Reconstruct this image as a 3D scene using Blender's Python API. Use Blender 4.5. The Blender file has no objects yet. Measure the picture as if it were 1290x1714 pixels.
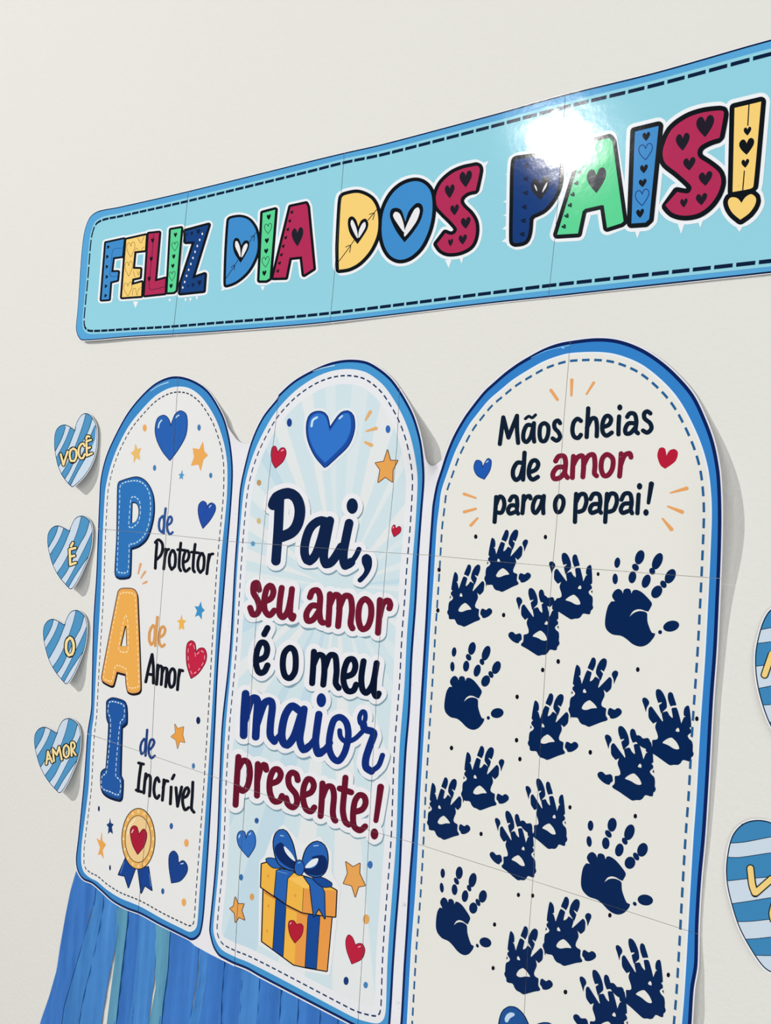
import bpy, math, random
import numpy as np
from mathutils import Vector, Matrix
from mathutils.geometry import delaunay_2d_cdt

# ------------------------------------------------------------------ camera
# The decorated wall is the plane Y = 0 (X right, Z up, the room is at Y < 0).
FOC = 1880.0                                   # focal length for a 1290 px wide frame
_x = Vector((1875.0, 122.0, -FOC)).normalized()   # wall X, in camera axes (right, down, forward)
_z = Vector((0.065, -1.0, 0.0))
_z = (_z - _x * _z.dot(_x)).normalized()       # wall up
_y = _z.cross(_x)                              # into the wall
R_ROW = [_x, _y, _z]                           # camera axes -> wall axes
DIST = 1.116
def cam_to_wall(v): return Vector((_x.dot(v), _y.dot(v), _z.dot(v)))
FWD = cam_to_wall(Vector((0, 0, 1)))
CENTRE = Vector((0, 0, 1.5))
CAM = CENTRE - FWD * DIST
cam_d = bpy.data.cameras.new('camera')
cam_d.sensor_fit = 'HORIZONTAL'; cam_d.sensor_width = 36.0; cam_d.lens = 36.0 * FOC / 1290.0
cam_d.clip_start = 0.01
cam = bpy.data.objects.new('camera', cam_d); bpy.context.scene.collection.objects.link(cam)
rx, ry, rz = cam_to_wall(Vector((1, 0, 0))), cam_to_wall(Vector((0, -1, 0))), cam_to_wall(Vector((0, 0, -1)))
M = Matrix(((rx.x, ry.x, rz.x, CAM.x), (rx.y, ry.y, rz.y, CAM.y), (rx.z, ry.z, rz.z, CAM.z), (0, 0, 0, 1)))
cam.matrix_world = M
bpy.context.scene.camera = cam

# ------------------------------------------------------------------ world, lights, exposure
sc = bpy.context.scene
w = bpy.data.worlds.new('room_air'); sc.world = w; w.use_nodes = True
w.node_tree.nodes['Background'].inputs[0].default_value = (0.96, 0.98, 1.0, 1)
w.node_tree.nodes['Background'].inputs[1].default_value = 0.17
def area(name, loc, target, size, power, col, shape='SQUARE'):
    l = bpy.data.lights.new(name, 'AREA'); l.shape = shape; l.size = size; l.energy = power; l.color = col
    o = bpy.data.objects.new(name, l); sc.collection.objects.link(o); o.location = loc
    o.rotation_euler = (Vector(target) - Vector(loc)).to_track_quat('-Z', 'Y').to_euler()
    return o
# the ceiling lamp whose mirror image is the glare on the banner
area('ceiling_lamp', (-2.74, -3.85, 3.47), (0, 0, 1.5), 0.09, 138, (1, 0.985, 0.96), 'DISK')
# added fill lights that even the wall, behind and right of the camera
area('fill_softbox', (4.2, -3.6, 1.5), (0.0, 0, 0.9), 3.4, 122, (0.97, 0.985, 1.0))
area('fill_softbox', (0.6, -5.6, 1.6), (0.0, 0, 0.7), 3.4, 76, (0.98, 0.99, 1.0))
sc.view_settings.view_transform = 'Standard'; sc.view_settings.look = 'None'
sc.view_settings.gamma = 1.0; sc.view_settings.use_curve_mapping = False
sc.view_settings.exposure = -0.03

# ------------------------------------------------------------------ materials
def lin(c): c /= 255.0; return c / 12.92 if c <= 0.04045 else ((c + 0.055) / 1.055) ** 2.4
_mats = {}
def paper(rgb, rough=0.075, spec=0.07, kind='paper'):
    key = (rgb, rough, kind)
    if key in _mats: return _mats[key]
    m = bpy.data.materials.new('%s_%02x%02x%02x' % ((kind,) + tuple(rgb))); m.use_nodes = True
    nt = m.node_tree; b = nt.nodes['Principled BSDF']
    b.inputs['Base Color'].default_value = (lin(rgb[0]), lin(rgb[1]), lin(rgb[2]), 1)
    b.inputs['Roughness'].default_value = rough
    b.inputs['Specular IOR Level'].default_value = spec
    tc = nt.nodes.new('ShaderNodeTexCoord'); nz = nt.nodes.new('ShaderNodeTexNoise')
    nz.inputs['Scale'].default_value = 22.0; nz.inputs['Detail'].default_value = 5.0
    bp = nt.nodes.new('ShaderNodeBump'); bp.inputs['Strength'].default_value = 0.019 if kind == 'paper' else 0.5
    bp.inputs['Distance'].default_value = 0.01
    nt.links.new(tc.outputs['Object'], nz.inputs['Vector'])
    nt.links.new(nz.outputs['Fac'], bp.inputs['Height']); nt.links.new(bp.outputs['Normal'], b.inputs['Normal'])
    if kind == 'crepe':
        nz.inputs['Scale'].default_value = 60.0
        mp = nt.nodes.new('ShaderNodeMapping'); mp.inputs['Scale'].default_value = (1.0, 1.0, 0.09)
        nt.links.new(tc.outputs['Object'], mp.inputs['Vector']); nt.links.new(mp.outputs['Vector'], nz.inputs['Vector'])
        cr = nt.nodes.new('ShaderNodeValToRGB')
        k = 0.80
        cr.color_ramp.elements[0].position = 0.3; cr.color_ramp.elements[1].position = 0.75
        cr.color_ramp.elements[0].color = (lin(rgb[0]) * k, lin(rgb[1]) * k, lin(rgb[2]) * k, 1)
        cr.color_ramp.elements[1].color = (lin(min(255, rgb[0] + 16)), lin(min(255, rgb[1] + 14)), lin(min(255, rgb[2] + 8)), 1)
        nt.links.new(nz.outputs['Fac'], cr.inputs['Fac']); nt.links.new(cr.outputs['Color'], b.inputs['Base Color'])
        bp.inputs['Strength'].default_value = 0.3
    _mats[key] = m
    return m

# ------------------------------------------------------------------ wall, floor
def wall_material(name, rgb, scale, strength, var):
    m = bpy.data.materials.new(name); m.use_nodes = True; nt = m.node_tree; b = nt.nodes['Principled BSDF']
    b.inputs['Roughness'].default_value = 0.75; b.inputs['Specular IOR Level'].default_value = 0.15
    tc = nt.nodes.new('ShaderNodeTexCoord')
    n1 = nt.nodes.new('ShaderNodeTexNoise'); n1.inputs['Scale'].default_value = scale; n1.inputs['Detail'].default_value = 3
    n2 = nt.nodes.new('ShaderNodeTexNoise'); n2.inputs['Scale'].default_value = 3.0; n2.inputs['Detail'].default_value = 4
    cr = nt.nodes.new('ShaderNodeValToRGB')
    cr.color_ramp.elements[0].color = (lin(rgb[0] - var), lin(rgb[1] - var), lin(rgb[2] - var - 1), 1)
    cr.color_ramp.elements[1].color = (lin(rgb[0] + var), lin(rgb[1] + var), lin(rgb[2] + var), 1)
    bp = nt.nodes.new('ShaderNodeBump'); bp.inputs['Strength'].default_value = strength; bp.inputs['Distance'].default_value = 0.002
    nt.links.new(tc.outputs['Object'], n1.inputs['Vector']); nt.links.new(tc.outputs['Object'], n2.inputs['Vector'])
    nt.links.new(n2.outputs['Fac'], cr.inputs['Fac']); nt.links.new(cr.outputs['Color'], b.inputs['Base Color'])
    nt.links.new(n1.outputs['Fac'], bp.inputs['Height']); nt.links.new(bp.outputs['Normal'], b.inputs['Normal'])
    return m
def box(name, x0, x1, y0, y1, z0, z1, m):
    vs = [(x, y, z) for x in (x0, x1) for y in (y0, y1) for z in (z0, z1)]
    fs = [(0, 1, 3, 2), (4, 6, 7, 5), (0, 4, 5, 1), (2, 3, 7, 6), (0, 2, 6, 4), (1, 5, 7, 3)]
    me = bpy.data.meshes.new(name); me.from_pydata(vs, [], fs); me.materials.append(m); me.update()
    o = bpy.data.objects.new(name, me); sc.collection.objects.link(o); o['kind'] = 'structure'
    return o
box('wall_back', -7, 3.5, 0.0, 0.12, 0, 3.6, wall_material('painted_plaster', (225, 224, 219), 190, 0.35, 1))
box('floor', -7, 3.5, -7, 0.12, -0.1, 0.0, wall_material('pale_floor', (150, 145, 138), 40, 0.1, 6))

# ------------------------------------------------------------------ plan of the wall: photo pixel <-> wall point
def ray(x, y): return cam_to_wall(Vector((x - 645.0, y - 857.0, FOC)))
def on_wall(x, y, h=0.0):
    r = ray(x, y); t = (-h - CAM.y) / r.y
    return Vector((CAM.x + r.x * t, -h, CAM.z + r.z * t))
def to_px(u, v):
    d = Vector((u, 0, v)) - CAM
    c = _x * d.x + _y * d.y + _z * d.z
    return (645 + FOC * c.x / c.z, 857 + FOC * c.y / c.z)

# ------------------------------------------------------------------ 2-D drawing helpers
class F:
    """A drawing frame: origin and magnification of a detail."""
    def __init__(s, x0, y0, k): s.x0, s.y0, s.k = x0, y0, k
    def __call__(s, txt):
        out = []
        for t in txt.split():
            c = t.endswith('!'); a, b = t.rstrip('!').split(',')
            out.append((s.x0 + float(a) / s.k, s.y0 + float(b) / s.k, c))
        return out
    def p(s, x, y): return (s.x0 + x / s.k, s.y0 + y / s.k)
PX = F(0, 0, 1)
def smooth(pts, closed=True, step=2.2):
    n = len(pts); out = []
    rng = range(n if closed else n - 1)
    for i in rng:
        p1, p2 = pts[i], pts[(i + 1) % n]
        p0 = pts[(i - 1) % n] if (closed or i > 0) else p1
        p3 = pts[(i + 2) % n] if (closed or i + 2 < n) else p2
        if p1[2]: p0 = p1
        if p2[2]: p3 = p2
        d = math.hypot(p2[0] - p1[0], p2[1] - p1[1]); m = max(1, min(12, int(d / step + 0.5)))
        if p1[2] and p2[2]: m = 1
        g1 = [(p2[a] - p0[a]) / 2 for a in (0, 1)]; g2 = [(p3[a] - p1[a]) / 2 for a in (0, 1)]
        for g in (g1, g2):
            l = math.hypot(*g)
            if l > d: g[0] *= d / l; g[1] *= d / l
        for k in range(m):
            t = k / m; a2, a3 = t * t, t ** 3
            h0, h1, h2, h3 = 2 * a3 - 3 * a2 + 1, a3 - 2 * a2 + t, -2 * a3 + 3 * a2, a3 - a2
            out.append(tuple(h0 * p1[a] + h1 * g1[a] + h2 * p2[a] + h3 * g2[a] for a in (0, 1)))
    if not closed: out.append((pts[-1][0], pts[-1][1]))
    return out
def area2(p): return sum(p[i][0] * p[(i + 1) % len(p)][1] - p[(i + 1) % len(p)][0] * p[i][1] for i in range(len(p)))
def ccw(p):
    a = sum(p[i][0] * p[(i + 1) % len(p)][1] - p[(i + 1) % len(p)][0] * p[i][1] for i in range(len(p)))
    return p if a > 0 else p[::-1]
def disc(x, y, r, n=14, ry=None):
    ry = ry or r
    return [(x + r * math.cos(2 * math.pi * k / n), y + ry * math.sin(2 * math.pi * k / n)) for k in range(n)]
def tube(path, w0, w1=None, closed=False):
    w1 = w0 if w1 is None else w1
    if max(w0, w1) > 3 and len(path) > 3:      # a wide brush needs fewer stations
        sp = (0.3 if max(w0, w1) > 14 else 0.16) * max(w0, w1) if max(w0, w1) > 5 else 1.2 * max(w0, w1) if closed else 0; keep = [0]
        for i in range(1, len(path) - (0 if closed else 1)):
            if math.dist(path[i], path[keep[-1]]) >= sp: keep.append(i)
        if not closed: keep.append(len(path) - 1)
        if len(keep) > 2: path = [path[i] for i in keep]
    out = []; n = len(path); m = n if closed else n - 1
    nd = 16 if w0 > 6 else (12 if w0 > 3 else 8)
    W = [(w0 + (w1 - w0) * i / max(1, n - 1)) / 2 for i in range(n)]
    for i in range(m):
        (ax, ay), (bx, by) = path[i], path[(i + 1) % n]; ra, rb = W[i], W[(i + 1) % n]
        L = math.hypot(bx - ax, by - ay)
        if L < 1e-6: continue
        nx, ny = -(by - ay) / L, (bx - ax) / L
        out.append([(ax + nx * ra, ay + ny * ra), (bx + nx * rb, by + ny * rb), (bx - nx * rb, by - ny * rb), (ax - nx * ra, ay - ny * ra)])
    for i in range(n): out.append(disc(path[i][0], path[i][1], W[i], nd))
    return out
# shapes: ('P', closed polygon) or ('S', path, w0, w1, closed)
def blob(f, txt): return [('P', smooth(f(txt)))]
def ell(f, x, y, a, b, n=24): p = f.p(x, y); return [('P', disc(p[0], p[1], a / f.k, n, b / f.k))]
def line(f, txt, wd, w1=None): return [('S', smooth(f(txt), False), wd, wd if w1 is None else w1, False)]
def ring(f, txt, wd): return [('S', smooth(f(txt)), wd, wd, True)]
def strokes(f, txts, wd):
    out = []
    for t in txts.split(';'):
        t = t.strip()
        if not t: continue
        ww = wd
        if '@' in t: t, a = t.split('@'); ww = float(a)
        out += ring(f, t[1:], ww) if t[0] == 'o' else line(f, t, ww)
    return out
def grow(shape, r=0.0, dx=0, dy=0):
    out = []
    for s in shape:
        if s[0] == 'P':
            out.append([(x + dx, y + dy) for x, y in s[1]])
            if r > 0: out += [[(x + dx, y + dy) for x, y in q] for q in tube(s[1], 2 * r, None, True)]
        else:
            out += [[(x + dx, y + dy) for x, y in q] for q in tube(s[1], s[2] + 2 * r, s[3] + 2 * r, s[4])]
    return out
_H = [(0, -0.22), (0.05, -0.33), (0.14, -0.46), (0.27, -0.5), (0.4, -0.45), (0.49, -0.32), (0.5, -0.16), (0.44, 0.0), (0.33, 0.16), (0.17, 0.34), (0, 0.5)]
_H = _H + [(-x, y) for x, y in _H[-2:0:-1]]
def heart(f, x, y, wd, ht, rot=0.0, sh=0.2):
    c, s = math.cos(math.radians(rot)), math.sin(math.radians(rot)); out = []
    for a, b in _H:
        X, Y = a * wd, b * ht
        X, Y = X * c - Y * s, X * s + Y * c
        out.append(f.p(x + X, y + Y - sh * X))
    return [('P', out)]
def heart_line(f, x, y, wd, ht, lw):
    return [('S', heart(f, x, y, wd, ht)[0][1], lw, lw, True)]

# ------------------------------------------------------------------ meshes on the wall
def seam_dist(pts, seams):
    best = np.full(len(pts), 9e9)
    for s in seams:
        for (a, b) in zip(s[:-1], s[1:]):
            a = np.array(a); b = np.array(b); d = b - a
            t = np.clip(((pts - a) @ d) / (d @ d), 0, 1)
            q = a + t[:, None] * d
            best = np.minimum(best, np.hypot(pts[:, 0] - q[:, 0], pts[:, 1] - q[:, 1]))
    return best
GAP = 0.36      # half width of the slit left between two sheets, in photo pixels
class Thing:
    def __init__(s, name, label, cat, centre_px, lift, seams=(), group=None, grid=11.0):
        o = bpy.data.objects.new(name, None); sc.collection.objects.link(o)
        o.empty_display_size = 0.05
        s.o = o; s.loc = on_wall(*centre_px); o.location = s.loc
        o['label'] = label; o['category'] = cat
        if group: o['group'] = group
        s.lift = lift; s.seams = [list(x) for x in seams]; s.grid = grid; s.fine = ()
    def obj(s, name, verts, faces, mats, mi, parent=None, label=None, kind=None):
        me = bpy.data.meshes.new(name)
        me.from_pydata([tuple(v - s.loc) for v in verts], [], faces)
        for m in mats: me.materials.append(m)
        me.polygons.foreach_set('material_index', mi)
        me.polygons.foreach_set('use_smooth', [True] * len(faces)); me.update()
        o = bpy.data.objects.new(name, me); sc.collection.objects.link(o); o.parent = parent or s.o
        if label: o['label'] = label
        if kind: o['kind'] = kind
        return o
    def draw(s, name, layers, level=0, clip=None, label=None, kind=None, parent=None, split=None, rough=0.075):
        """layers: [(list of closed polygons, colour or None)], painted one over the other into ONE flush surface."""
        vs = []; fs = []; owner = []
        def addp(poly, k):
            if abs(area2(poly)) < 4e-3: return
            b = len(vs); p = ccw(poly); vs.extend(Vector(q) for q in p); fs.append(list(range(b, b + len(p)))); owner.append(k)
        for k, (polys, col) in enumerate(layers):
            for q in polys: addp(q, k)
        nclip = len(layers)
        if clip:
            for q in clip: addp(q, nclip)
        lo = (min(v.x for v in vs), min(v.y for v in vs)); hi = (max(v.x for v in vs), max(v.y for v in vs))
        es = []
        def edge(a, b):
            i = len(vs); vs.extend([Vector(a), Vector(b)]); es.append((i, i + 1))
        g = s.grid
        if hi[0] - lo[0] > g or hi[1] - lo[1] > g:
            x = math.ceil(lo[0] / g) * g + 0.137
            while x < hi[0]: edge((x, lo[1] - 1), (x, hi[1] + 1)); x += g
            y = math.ceil(lo[1] / g) * g + 0.211
            while y < hi[1]: edge((lo[0] - 1, y), (hi[0] + 1, y)); y += g
        for (fx0, fx1, fy0, fy1) in s.fine:       # closer grid where the paper curls
            X0, X1, Y0, Y1 = max(fx0, lo[0] - 1), min(fx1, hi[0] + 1), max(fy0, lo[1] - 1), min(fy1, hi[1] + 1)
            if X1 - X0 < 3 or Y1 - Y0 < 3: continue
            x = math.ceil(X0 / 5) * 5 + 0.713
            while x < X1: edge((x, Y0), (x, Y1)); x += 5
            y = math.ceil(Y0 / 5) * 5 + 0.417
            while y < Y1: edge((X0, y), (X1, y)); y += 5
        for sm in s.seams:
            for (a, b) in zip(sm[:-1], sm[1:]):
                if max(a[0], b[0]) < lo[0] - 2 or min(a[0], b[0]) > hi[0] + 2 or max(a[1], b[1]) < lo[1] - 2 or min(a[1], b[1]) > hi[1] + 2: continue
                vert = abs(b[1] - a[1]) > abs(b[0] - a[0])
                for o_ in (-GAP, GAP):
                    dx, dy = (o_, 0) if vert else (0, o_)
                    edge((a[0] + dx, a[1] + dy), (b[0] + dx, b[1] + dy))
        r = delaunay_2d_cdt(vs, es, fs, 1, 1e-4, True)
        P = np.array([(v.x, v.y) for v in r[0]]); tris = []; cols = []
        bb = []
        for f in fs:
            xs = [vs[i].x for i in f]; ys = [vs[i].y for i in f]; bb.append((min(xs), min(ys), max(xs), max(ys)))
        for t, of in zip(r[2], r[5]):
            if not of: continue
            cx, cy = P[list(t)].mean(axis=0)
            ks = {owner[i] for i in of if bb[i][0] <= cx <= bb[i][2] and bb[i][1] <= cy <= bb[i][3]}
            if clip and nclip not in ks: continue
            ks.discard(nclip)
            if not ks: continue
            c = layers[max(ks)][1]
            if c is None: continue
            tris.append(t); cols.append(c)
        if s.seams and tris:
            sd = seam_dist(np.array([P[list(t)].mean(axis=0) for t in tris]), s.seams)
            kp = [q for q in range(len(tris)) if sd[q] > GAP * 0.9]
            tris = [tris[q] for q in kp]; cols = [cols[q] for q in kp]
        V = []
        for i, (x, y) in enumerate(P):
            h = s.lift(x, y) + level * 0.00018
            V.append(on_wall(x, y, h))
        groups = {}
        for t, c in zip(tris, cols):
            k = split(*P[list(t)].mean(axis=0)) if split else 0
            groups.setdefault(k, []).append((t, c))
        res = None
        for k in sorted(groups):
            used = {}; nv = []; nf = []; mi = []; ml = []
            for t, c in groups[k]:
                f = []
                for i in t:
                    if i not in used: used[i] = len(nv); nv.append(V[i])
                    f.append(used[i])
                n = (nv[f[1]] - nv[f[0]]).cross(nv[f[2]] - nv[f[0]])
                if n.y > 0: f.reverse()
                if c not in ml: ml.append(c)
                nf.append(f); mi.append(ml.index(c))
            res = s.obj(name, nv, nf, [paper(c, rough) for c in ml], mi, parent, label, kind)
        return res
def metric(pts): return [(lambda q: (q.x, q.z))(on_wall(x, y)) for x, y in pts]
def offset_in(px_poly, d):
    """closed outline moved inwards by d metres on the wall"""
    m = metric(ccw(px_poly)); n = len(m)
    a = sum(m[i][0] * m[(i + 1) % n][1] - m[(i + 1) % n][0] * m[i][1] for i in range(n)); sg = 1 if a > 0 else -1
    out = []
    for i in range(n):
        p, q = m[i - 2], m[(i + 2) % n]
        L = math.hypot(q[0] - p[0], q[1] - p[1]) or 1
        nx, ny = -(q[1] - p[1]) / L * sg, (q[0] - p[0]) / L * sg
        out.append(to_px(m[i][0] + nx * d, m[i][1] + ny * d))
    return out
def dashes(px_path, period, frac, width, closed=True):
    m = metric(px_path); m = m + [m[0]] if closed else m
    cum = [0]
    for a, b in zip(m[:-1], m[1:]): cum.append(cum[-1] + math.hypot(b[0] - a[0], b[1] - a[1]))
    T = cum[-1]; n = max(1, round(T / period)); out = []
    def at(s):
        s = min(max(s, 0), T - 1e-9)
        i = int(np.searchsorted(cum, s, side='right')) - 1; i = min(i, len(m) - 2)
        t = (s - cum[i]) / max(1e-9, cum[i + 1] - cum[i])
        return (m[i][0] + (m[i + 1][0] - m[i][0]) * t, m[i][1] + (m[i + 1][1] - m[i][1]) * t)
    for k in range(n):
        s0 = k * T / n; pts = [at(s0 + frac * T / n * j / 3) for j in range(4)]
        L = []; R = []
        for j in range(4):
            a, b = pts[max(0, j - 1)], pts[min(3, j + 1)]
            l = math.hypot(b[0] - a[0], b[1] - a[1]) or 1
            nx, ny = -(b[1] - a[1]) / l * width / 2, (b[0] - a[0]) / l * width / 2
            L.append(to_px(pts[j][0] + nx, pts[j][1] + ny)); R.append(to_px(pts[j][0] - nx, pts[j][1] - ny))
        out.append(L + R[::-1])
    return out
def gauss(x, y, cx, cy, rx_, ry_, a): return a * math.exp(-((x - cx) / rx_) ** 2 - ((y - cy) / ry_) ** 2)
def sstep(t): t = min(1, max(0, t)); return t * t * (3 - 2 * t)

# colours
BLACK = (16, 22, 28); NAVY = (14, 34, 74); WHITE = (233, 233, 236)
CYAN = (146, 208, 224); BORD = (88, 165, 216); BLUE = (64, 140, 204); BNAVY = (24, 66, 128)
RED = (178, 46, 88); GOLD = (246, 208, 120); GREEN = (92, 212, 148)

# ================================================================== BANNER
def ban_lift(x, y):
    h = 0.0012
    h += gauss(x, y, 135, 565, 190, 40, 0.006)
    h += gauss(x, y, 1330, 470, 400, 60, 0.0012)
    h += gauss(x, y, 560, 545, 200, 25, 0.002)
    h += 0.00022 * math.sin(x * 0.021) * math.sin(y * 0.017 + 1)
    return h
b_seams = [[(316, 312), (312, 352), (301, 455), (288, 572)], [(577, 246), (571, 322), (556, 500), (551, 548)], [(947, 146), (938, 270), (929, 393), (916, 512)]]
def seam_x(s, y):
    return float(np.interp(y, [p[1] for p in s], [p[0] for p in s]))
banner = Thing('banner', 'long sky blue laminated banner with blue border and colourful heart patterned letters', 'banner', (700, 400), ban_lift, b_seams)
b_out = smooth(PX('1440,30! 1290,66 1100,120 946,158 820,193 644,240 574,256 520,269 314,320 200,346 165,353 150,364 141,388 136,427 130,515 127,548 130,562 138,570 218,564 289,560 354,556 540,541 820,508 920,497.4 1036,484.6 1290,457 1440,440!'))
b_in = smooth(PX('1425,48! 1290,81 1100,133 946,171 820,205 644,251 574,266 520,280 314,331 200,357 172,363 158,373 150,400 144,470 138,535 140,552 150,559 218,556 289,552 354,547 540,532 820,498 918,486 1039,473 1290,446 1425,430!'))
colb = lambda x, y: sum(x > seam_x(s, y) for s in b_seams)
banner.draw('paper_sheet', [(grow([('P', b_out)], 1.2), (238, 238, 240)), ([b_out], (16, 34, 70)), (dashes(b_out, 99, 1, .0001)[:0] + [offset_in(b_out, 0.0014)], BORD)], 0, split=colb,
            label=None)
banner.draw('cyan_field', [([b_in], CYAN)], 1, label='plain light cyan field inside the blue border')
banner.draw('dashed_line', [(dashes(offset_in(b_in, 0.0042), 0.0185, 0.84, 0.0031), (12, 32, 62))], 2, kind='stuff', label='dark navy dashed line running round the banner')

B1 = F(150, 380, 6.143); B2 = F(360, 320, 7.167); B3 = F(520, 240, 4.031); B4 = F(840, 210, 5.864); B5 = F(1040, 140, 5.16)
def hs(f, lst, **k):
    out = []
    for a in lst: out += heart(f, *a, **k)
    return out
L = []   # (label, fill shape, outline thickness, colour, decorations[(shape, colour)])
s = blob(B1, '168,165! 352,125! 334,300! 240,312! 222,465! 292,462! 283,545! 212,562! 198,742! 122,747!')
L.append(('blue letter F', s, 3.3, BLUE, [(hs(B1, [(192, 205, 34, 30), (182, 305, 34, 30), (178, 408, 34, 30), (177, 512, 34, 30), (168, 608, 34, 30), (165, 705, 34, 30)], rot=-90), BLACK), (line(B1, '340,215 250,225 232,255 220,400 208,480 225,508 290,508', 0.7), BNAVY)]))
s = blob(B1, '378,130! 578,85! 568,238! 460,250! 443,430! 520,432! 515,515! 438,532! 430,598! 535,568! 528,708! 332,722!')
d = heart_line(B1, 423, 232, 86, 150, 0.6) + heart_line(B1, 402, 430, 78, 150, 0.6) + heart_line(B1, 393, 640, 86, 140, 0.6)
d += strokes(B1, '495,110 525,165 560,95; 470,235 485,215 500,235; 535,235 545,215 560,205; 450,455 465,515; 490,450 500,495 515,455; 440,700 445,640 470,630 485,700 500,650 525,620', 0.6)
L.append(('yellow letter E', s, 3.5, GOLD, [(d, (60, 45, 30))]))
s = blob(B1, '608,70! 714,58! 670,560! 778,530! 770,680! 566,702!')
L.append(('crimson letter L', s, 3.5, RED, [(line(B1, '658,75 640,300 612,560 612,630 640,645 770,615', 0.8), BLACK), (hs(B1, [(648, 140, 32, 54), (633, 330, 32, 54), (612, 535, 32, 54)]), BLACK)]))
s = blob(B1, '985,42! 1222,-22! 1052,532! 1182,487! 1170,655! 932,680! 940,580! 1080,148! 988,152!')
dots = []
for q in ((1158, 70), (1131, 132), (1106, 195), (1083, 255), (1062, 318), (1040, 380), (1018, 440), (996, 502), (977, 565), (957, 622)): dots += ell(B1, q[0], q[1], 8, 13, 8)
Zl = ('navy letter Z with white dots', s, 4.0, BNAVY, [(hs(B1, [(1118, 48, 38, 58), (1050, 68, 28, 38), (1002, 80, 18, 26), (1130, 575, 38, 58), (1062, 598, 28, 42), (1013, 608, 18, 24)]), (18, 34, 66)), (dots, WHITE)])
L.append(Zl)
s = blob(B1, '835,30! 940,12! 884,650! 862,668! 800,672!')
L.append(('first green letter I', s, 3.6, GREEN, [(hs(B1, [(882, 82, 32, 50), (865, 305, 32, 50), (855, 402, 32, 46), (837, 608, 32, 50)]), BLACK), (heart_line(B1, 876, 200, 62, 92, 0.8) + heart_line(B1, 848, 505, 62, 94, 0.8), BLACK)]))
def arrow_heart(f, body, lobes, arrow, aw):
    out = [(strokes(f, arrow, aw), BLACK), (blob(f, body), BLACK)]
    for l in lobes: out.append((blob(f, l), WHITE))
    return out
s = blob(B2, '165,350 190,328 300,312 400,345 470,430 500,520 510,640 495,750 440,880 370,980 280,1060 200,1105 130,1125! 128,1060 140,700')
L.append(('blue letter D with arrow through a heart', s, 4.3, BLUE, arrow_heart(B2, '245,560 285,575 315,650! 345,600 385,590 410,625 400,690 360,770 305,860! 240,760 215,680 218,600', ['245,600 270,605 298,680 303,790 270,730 240,660', '378,625 390,650 365,720 316,795 325,700 348,645'], '130,1045 215,920 275,825; 405,615 495,490; 190,915 232,885 228,945; 425,550 470,535 462,598', 1.0)))
s = blob(B2, '905,190! 1090,150! 1108,190! 1178,928! 1065,1000! 1040,782! 892,798! 845,1034! 698,1038!')
small = [(921, 255), (896, 360), (873, 462), (847, 560), (818, 662), (796, 765), (773, 865), (752, 960)]
L.append(('crimson letter A', s, 4.3, RED, [(hs(B2, [(a, b, 34, 44) for a, b in small], rot=-10, sh=0.4), BLACK), (heart(B2, 987, 550, 140, 225), (32, 34, 44))]))
s = blob(B2, '570,262! 720,222! 652,1045! 610,1070! 532,1070!')
L.append(('second green letter I', s, 4.3, GREEN, [(hs(B2, [(643, 312, 48, 68), (620, 595, 48, 64), (612, 720, 48, 62), (590, 985, 48, 66)]), BLACK), (heart_line(B2, 635, 450, 86, 122, 0.9) + heart_line(B2, 605, 850, 86, 124, 0.9), BLACK)]))
s = blob(B3, '210,365 235,348 320,335 400,370 440,430 455,520 445,620 400,720 330,800 260,840 190,852! 188,700 200,450')
L.append(('yellow letter D with arrow through a heart', s, 5.8, GOLD, arrow_heart(B3, '280,492 305,515 320,560! 340,520 370,508 388,540 380,580 350,630 315,680! 265,610 250,550 255,505', ['278,515 295,540 312,590 315,640 285,590 268,540', '365,530 370,560 350,600 322,638 325,590 345,545'], '190,795 250,715 295,650; 385,520 450,440; 235,700 268,688 262,735; 395,480 428,472 418,515', 1.3)))
s = blob(B3, '1080,158 1125,152 1140,180 1112,318! 1060,330 1020,360 1010,395 1030,430 1080,480 1110,540 1110,620 1080,690 1010,730 930,740 880,720 850,680! 908,605! 945,618 975,605 985,575 950,530 890,470 850,420 845,350 880,270 950,205 1020,172')
L.append(('first crimson letter S', s, 6.0, RED, [(hs(B3, [(1045, 242, 84, 110), (937, 325, 66, 92), (970, 450, 58, 72), (1045, 538, 66, 78), (943, 670, 34, 50), (1025, 650, 56, 66)]), (34, 30, 42))]))
s = blob(B3, '700,255 760,270 805,320 820,400 815,500 790,600 740,700 670,765 600,785 540,760 500,700 480,620 480,520 500,430 550,340 620,280')
L.append(('blue letter O with a white heart', s, 6.2, BLUE, arrow_heart(B3, '570,435 610,450 638,530! 660,460 710,405 745,410 758,450 740,520 690,600 632,668! 575,590 535,500 540,450', ['570,462 600,475 625,540 630,600 590,550 555,490', '725,432 735,460 710,530 635,628 632,590 670,500 700,445'], '', 1)))
s = blob(B4, '125,350 200,325 330,310 480,318 545,350 565,450 560,560 530,660 470,760 400,830 300,878! 272,910! 258,1060 220,1135 125,1155 105,1135 108,800')
L.append(('navy letter P', s, 6.2, (22, 60, 122), [(hs(B4, [(238, 395, 46, 56), (232, 525, 46, 56), (230, 662, 46, 56), (218, 800, 46, 56), (208, 935, 46, 56), (198, 1068, 46, 56)], rot=90, sh=0), (18, 34, 66)), (heart(B4, 378, 620, 190, 220), (34, 38, 50)), (blob(B4, '315,580 335,600 345,645 328,622') + blob(B4, '442,555 435,600 395,658 408,610'), WHITE)]))
s = blob(B4, '812,180! 1055,122! 1082,155! 1192,940! 1170,960! 1030,1005! 998,785! 975,782! 815,818! 790,842! 745,1060! 540,1072!')
small = [(828, 247), (795, 360), (765, 465), (733, 570), (697, 680), (670, 785), (638, 890), (610, 995)]
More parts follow.
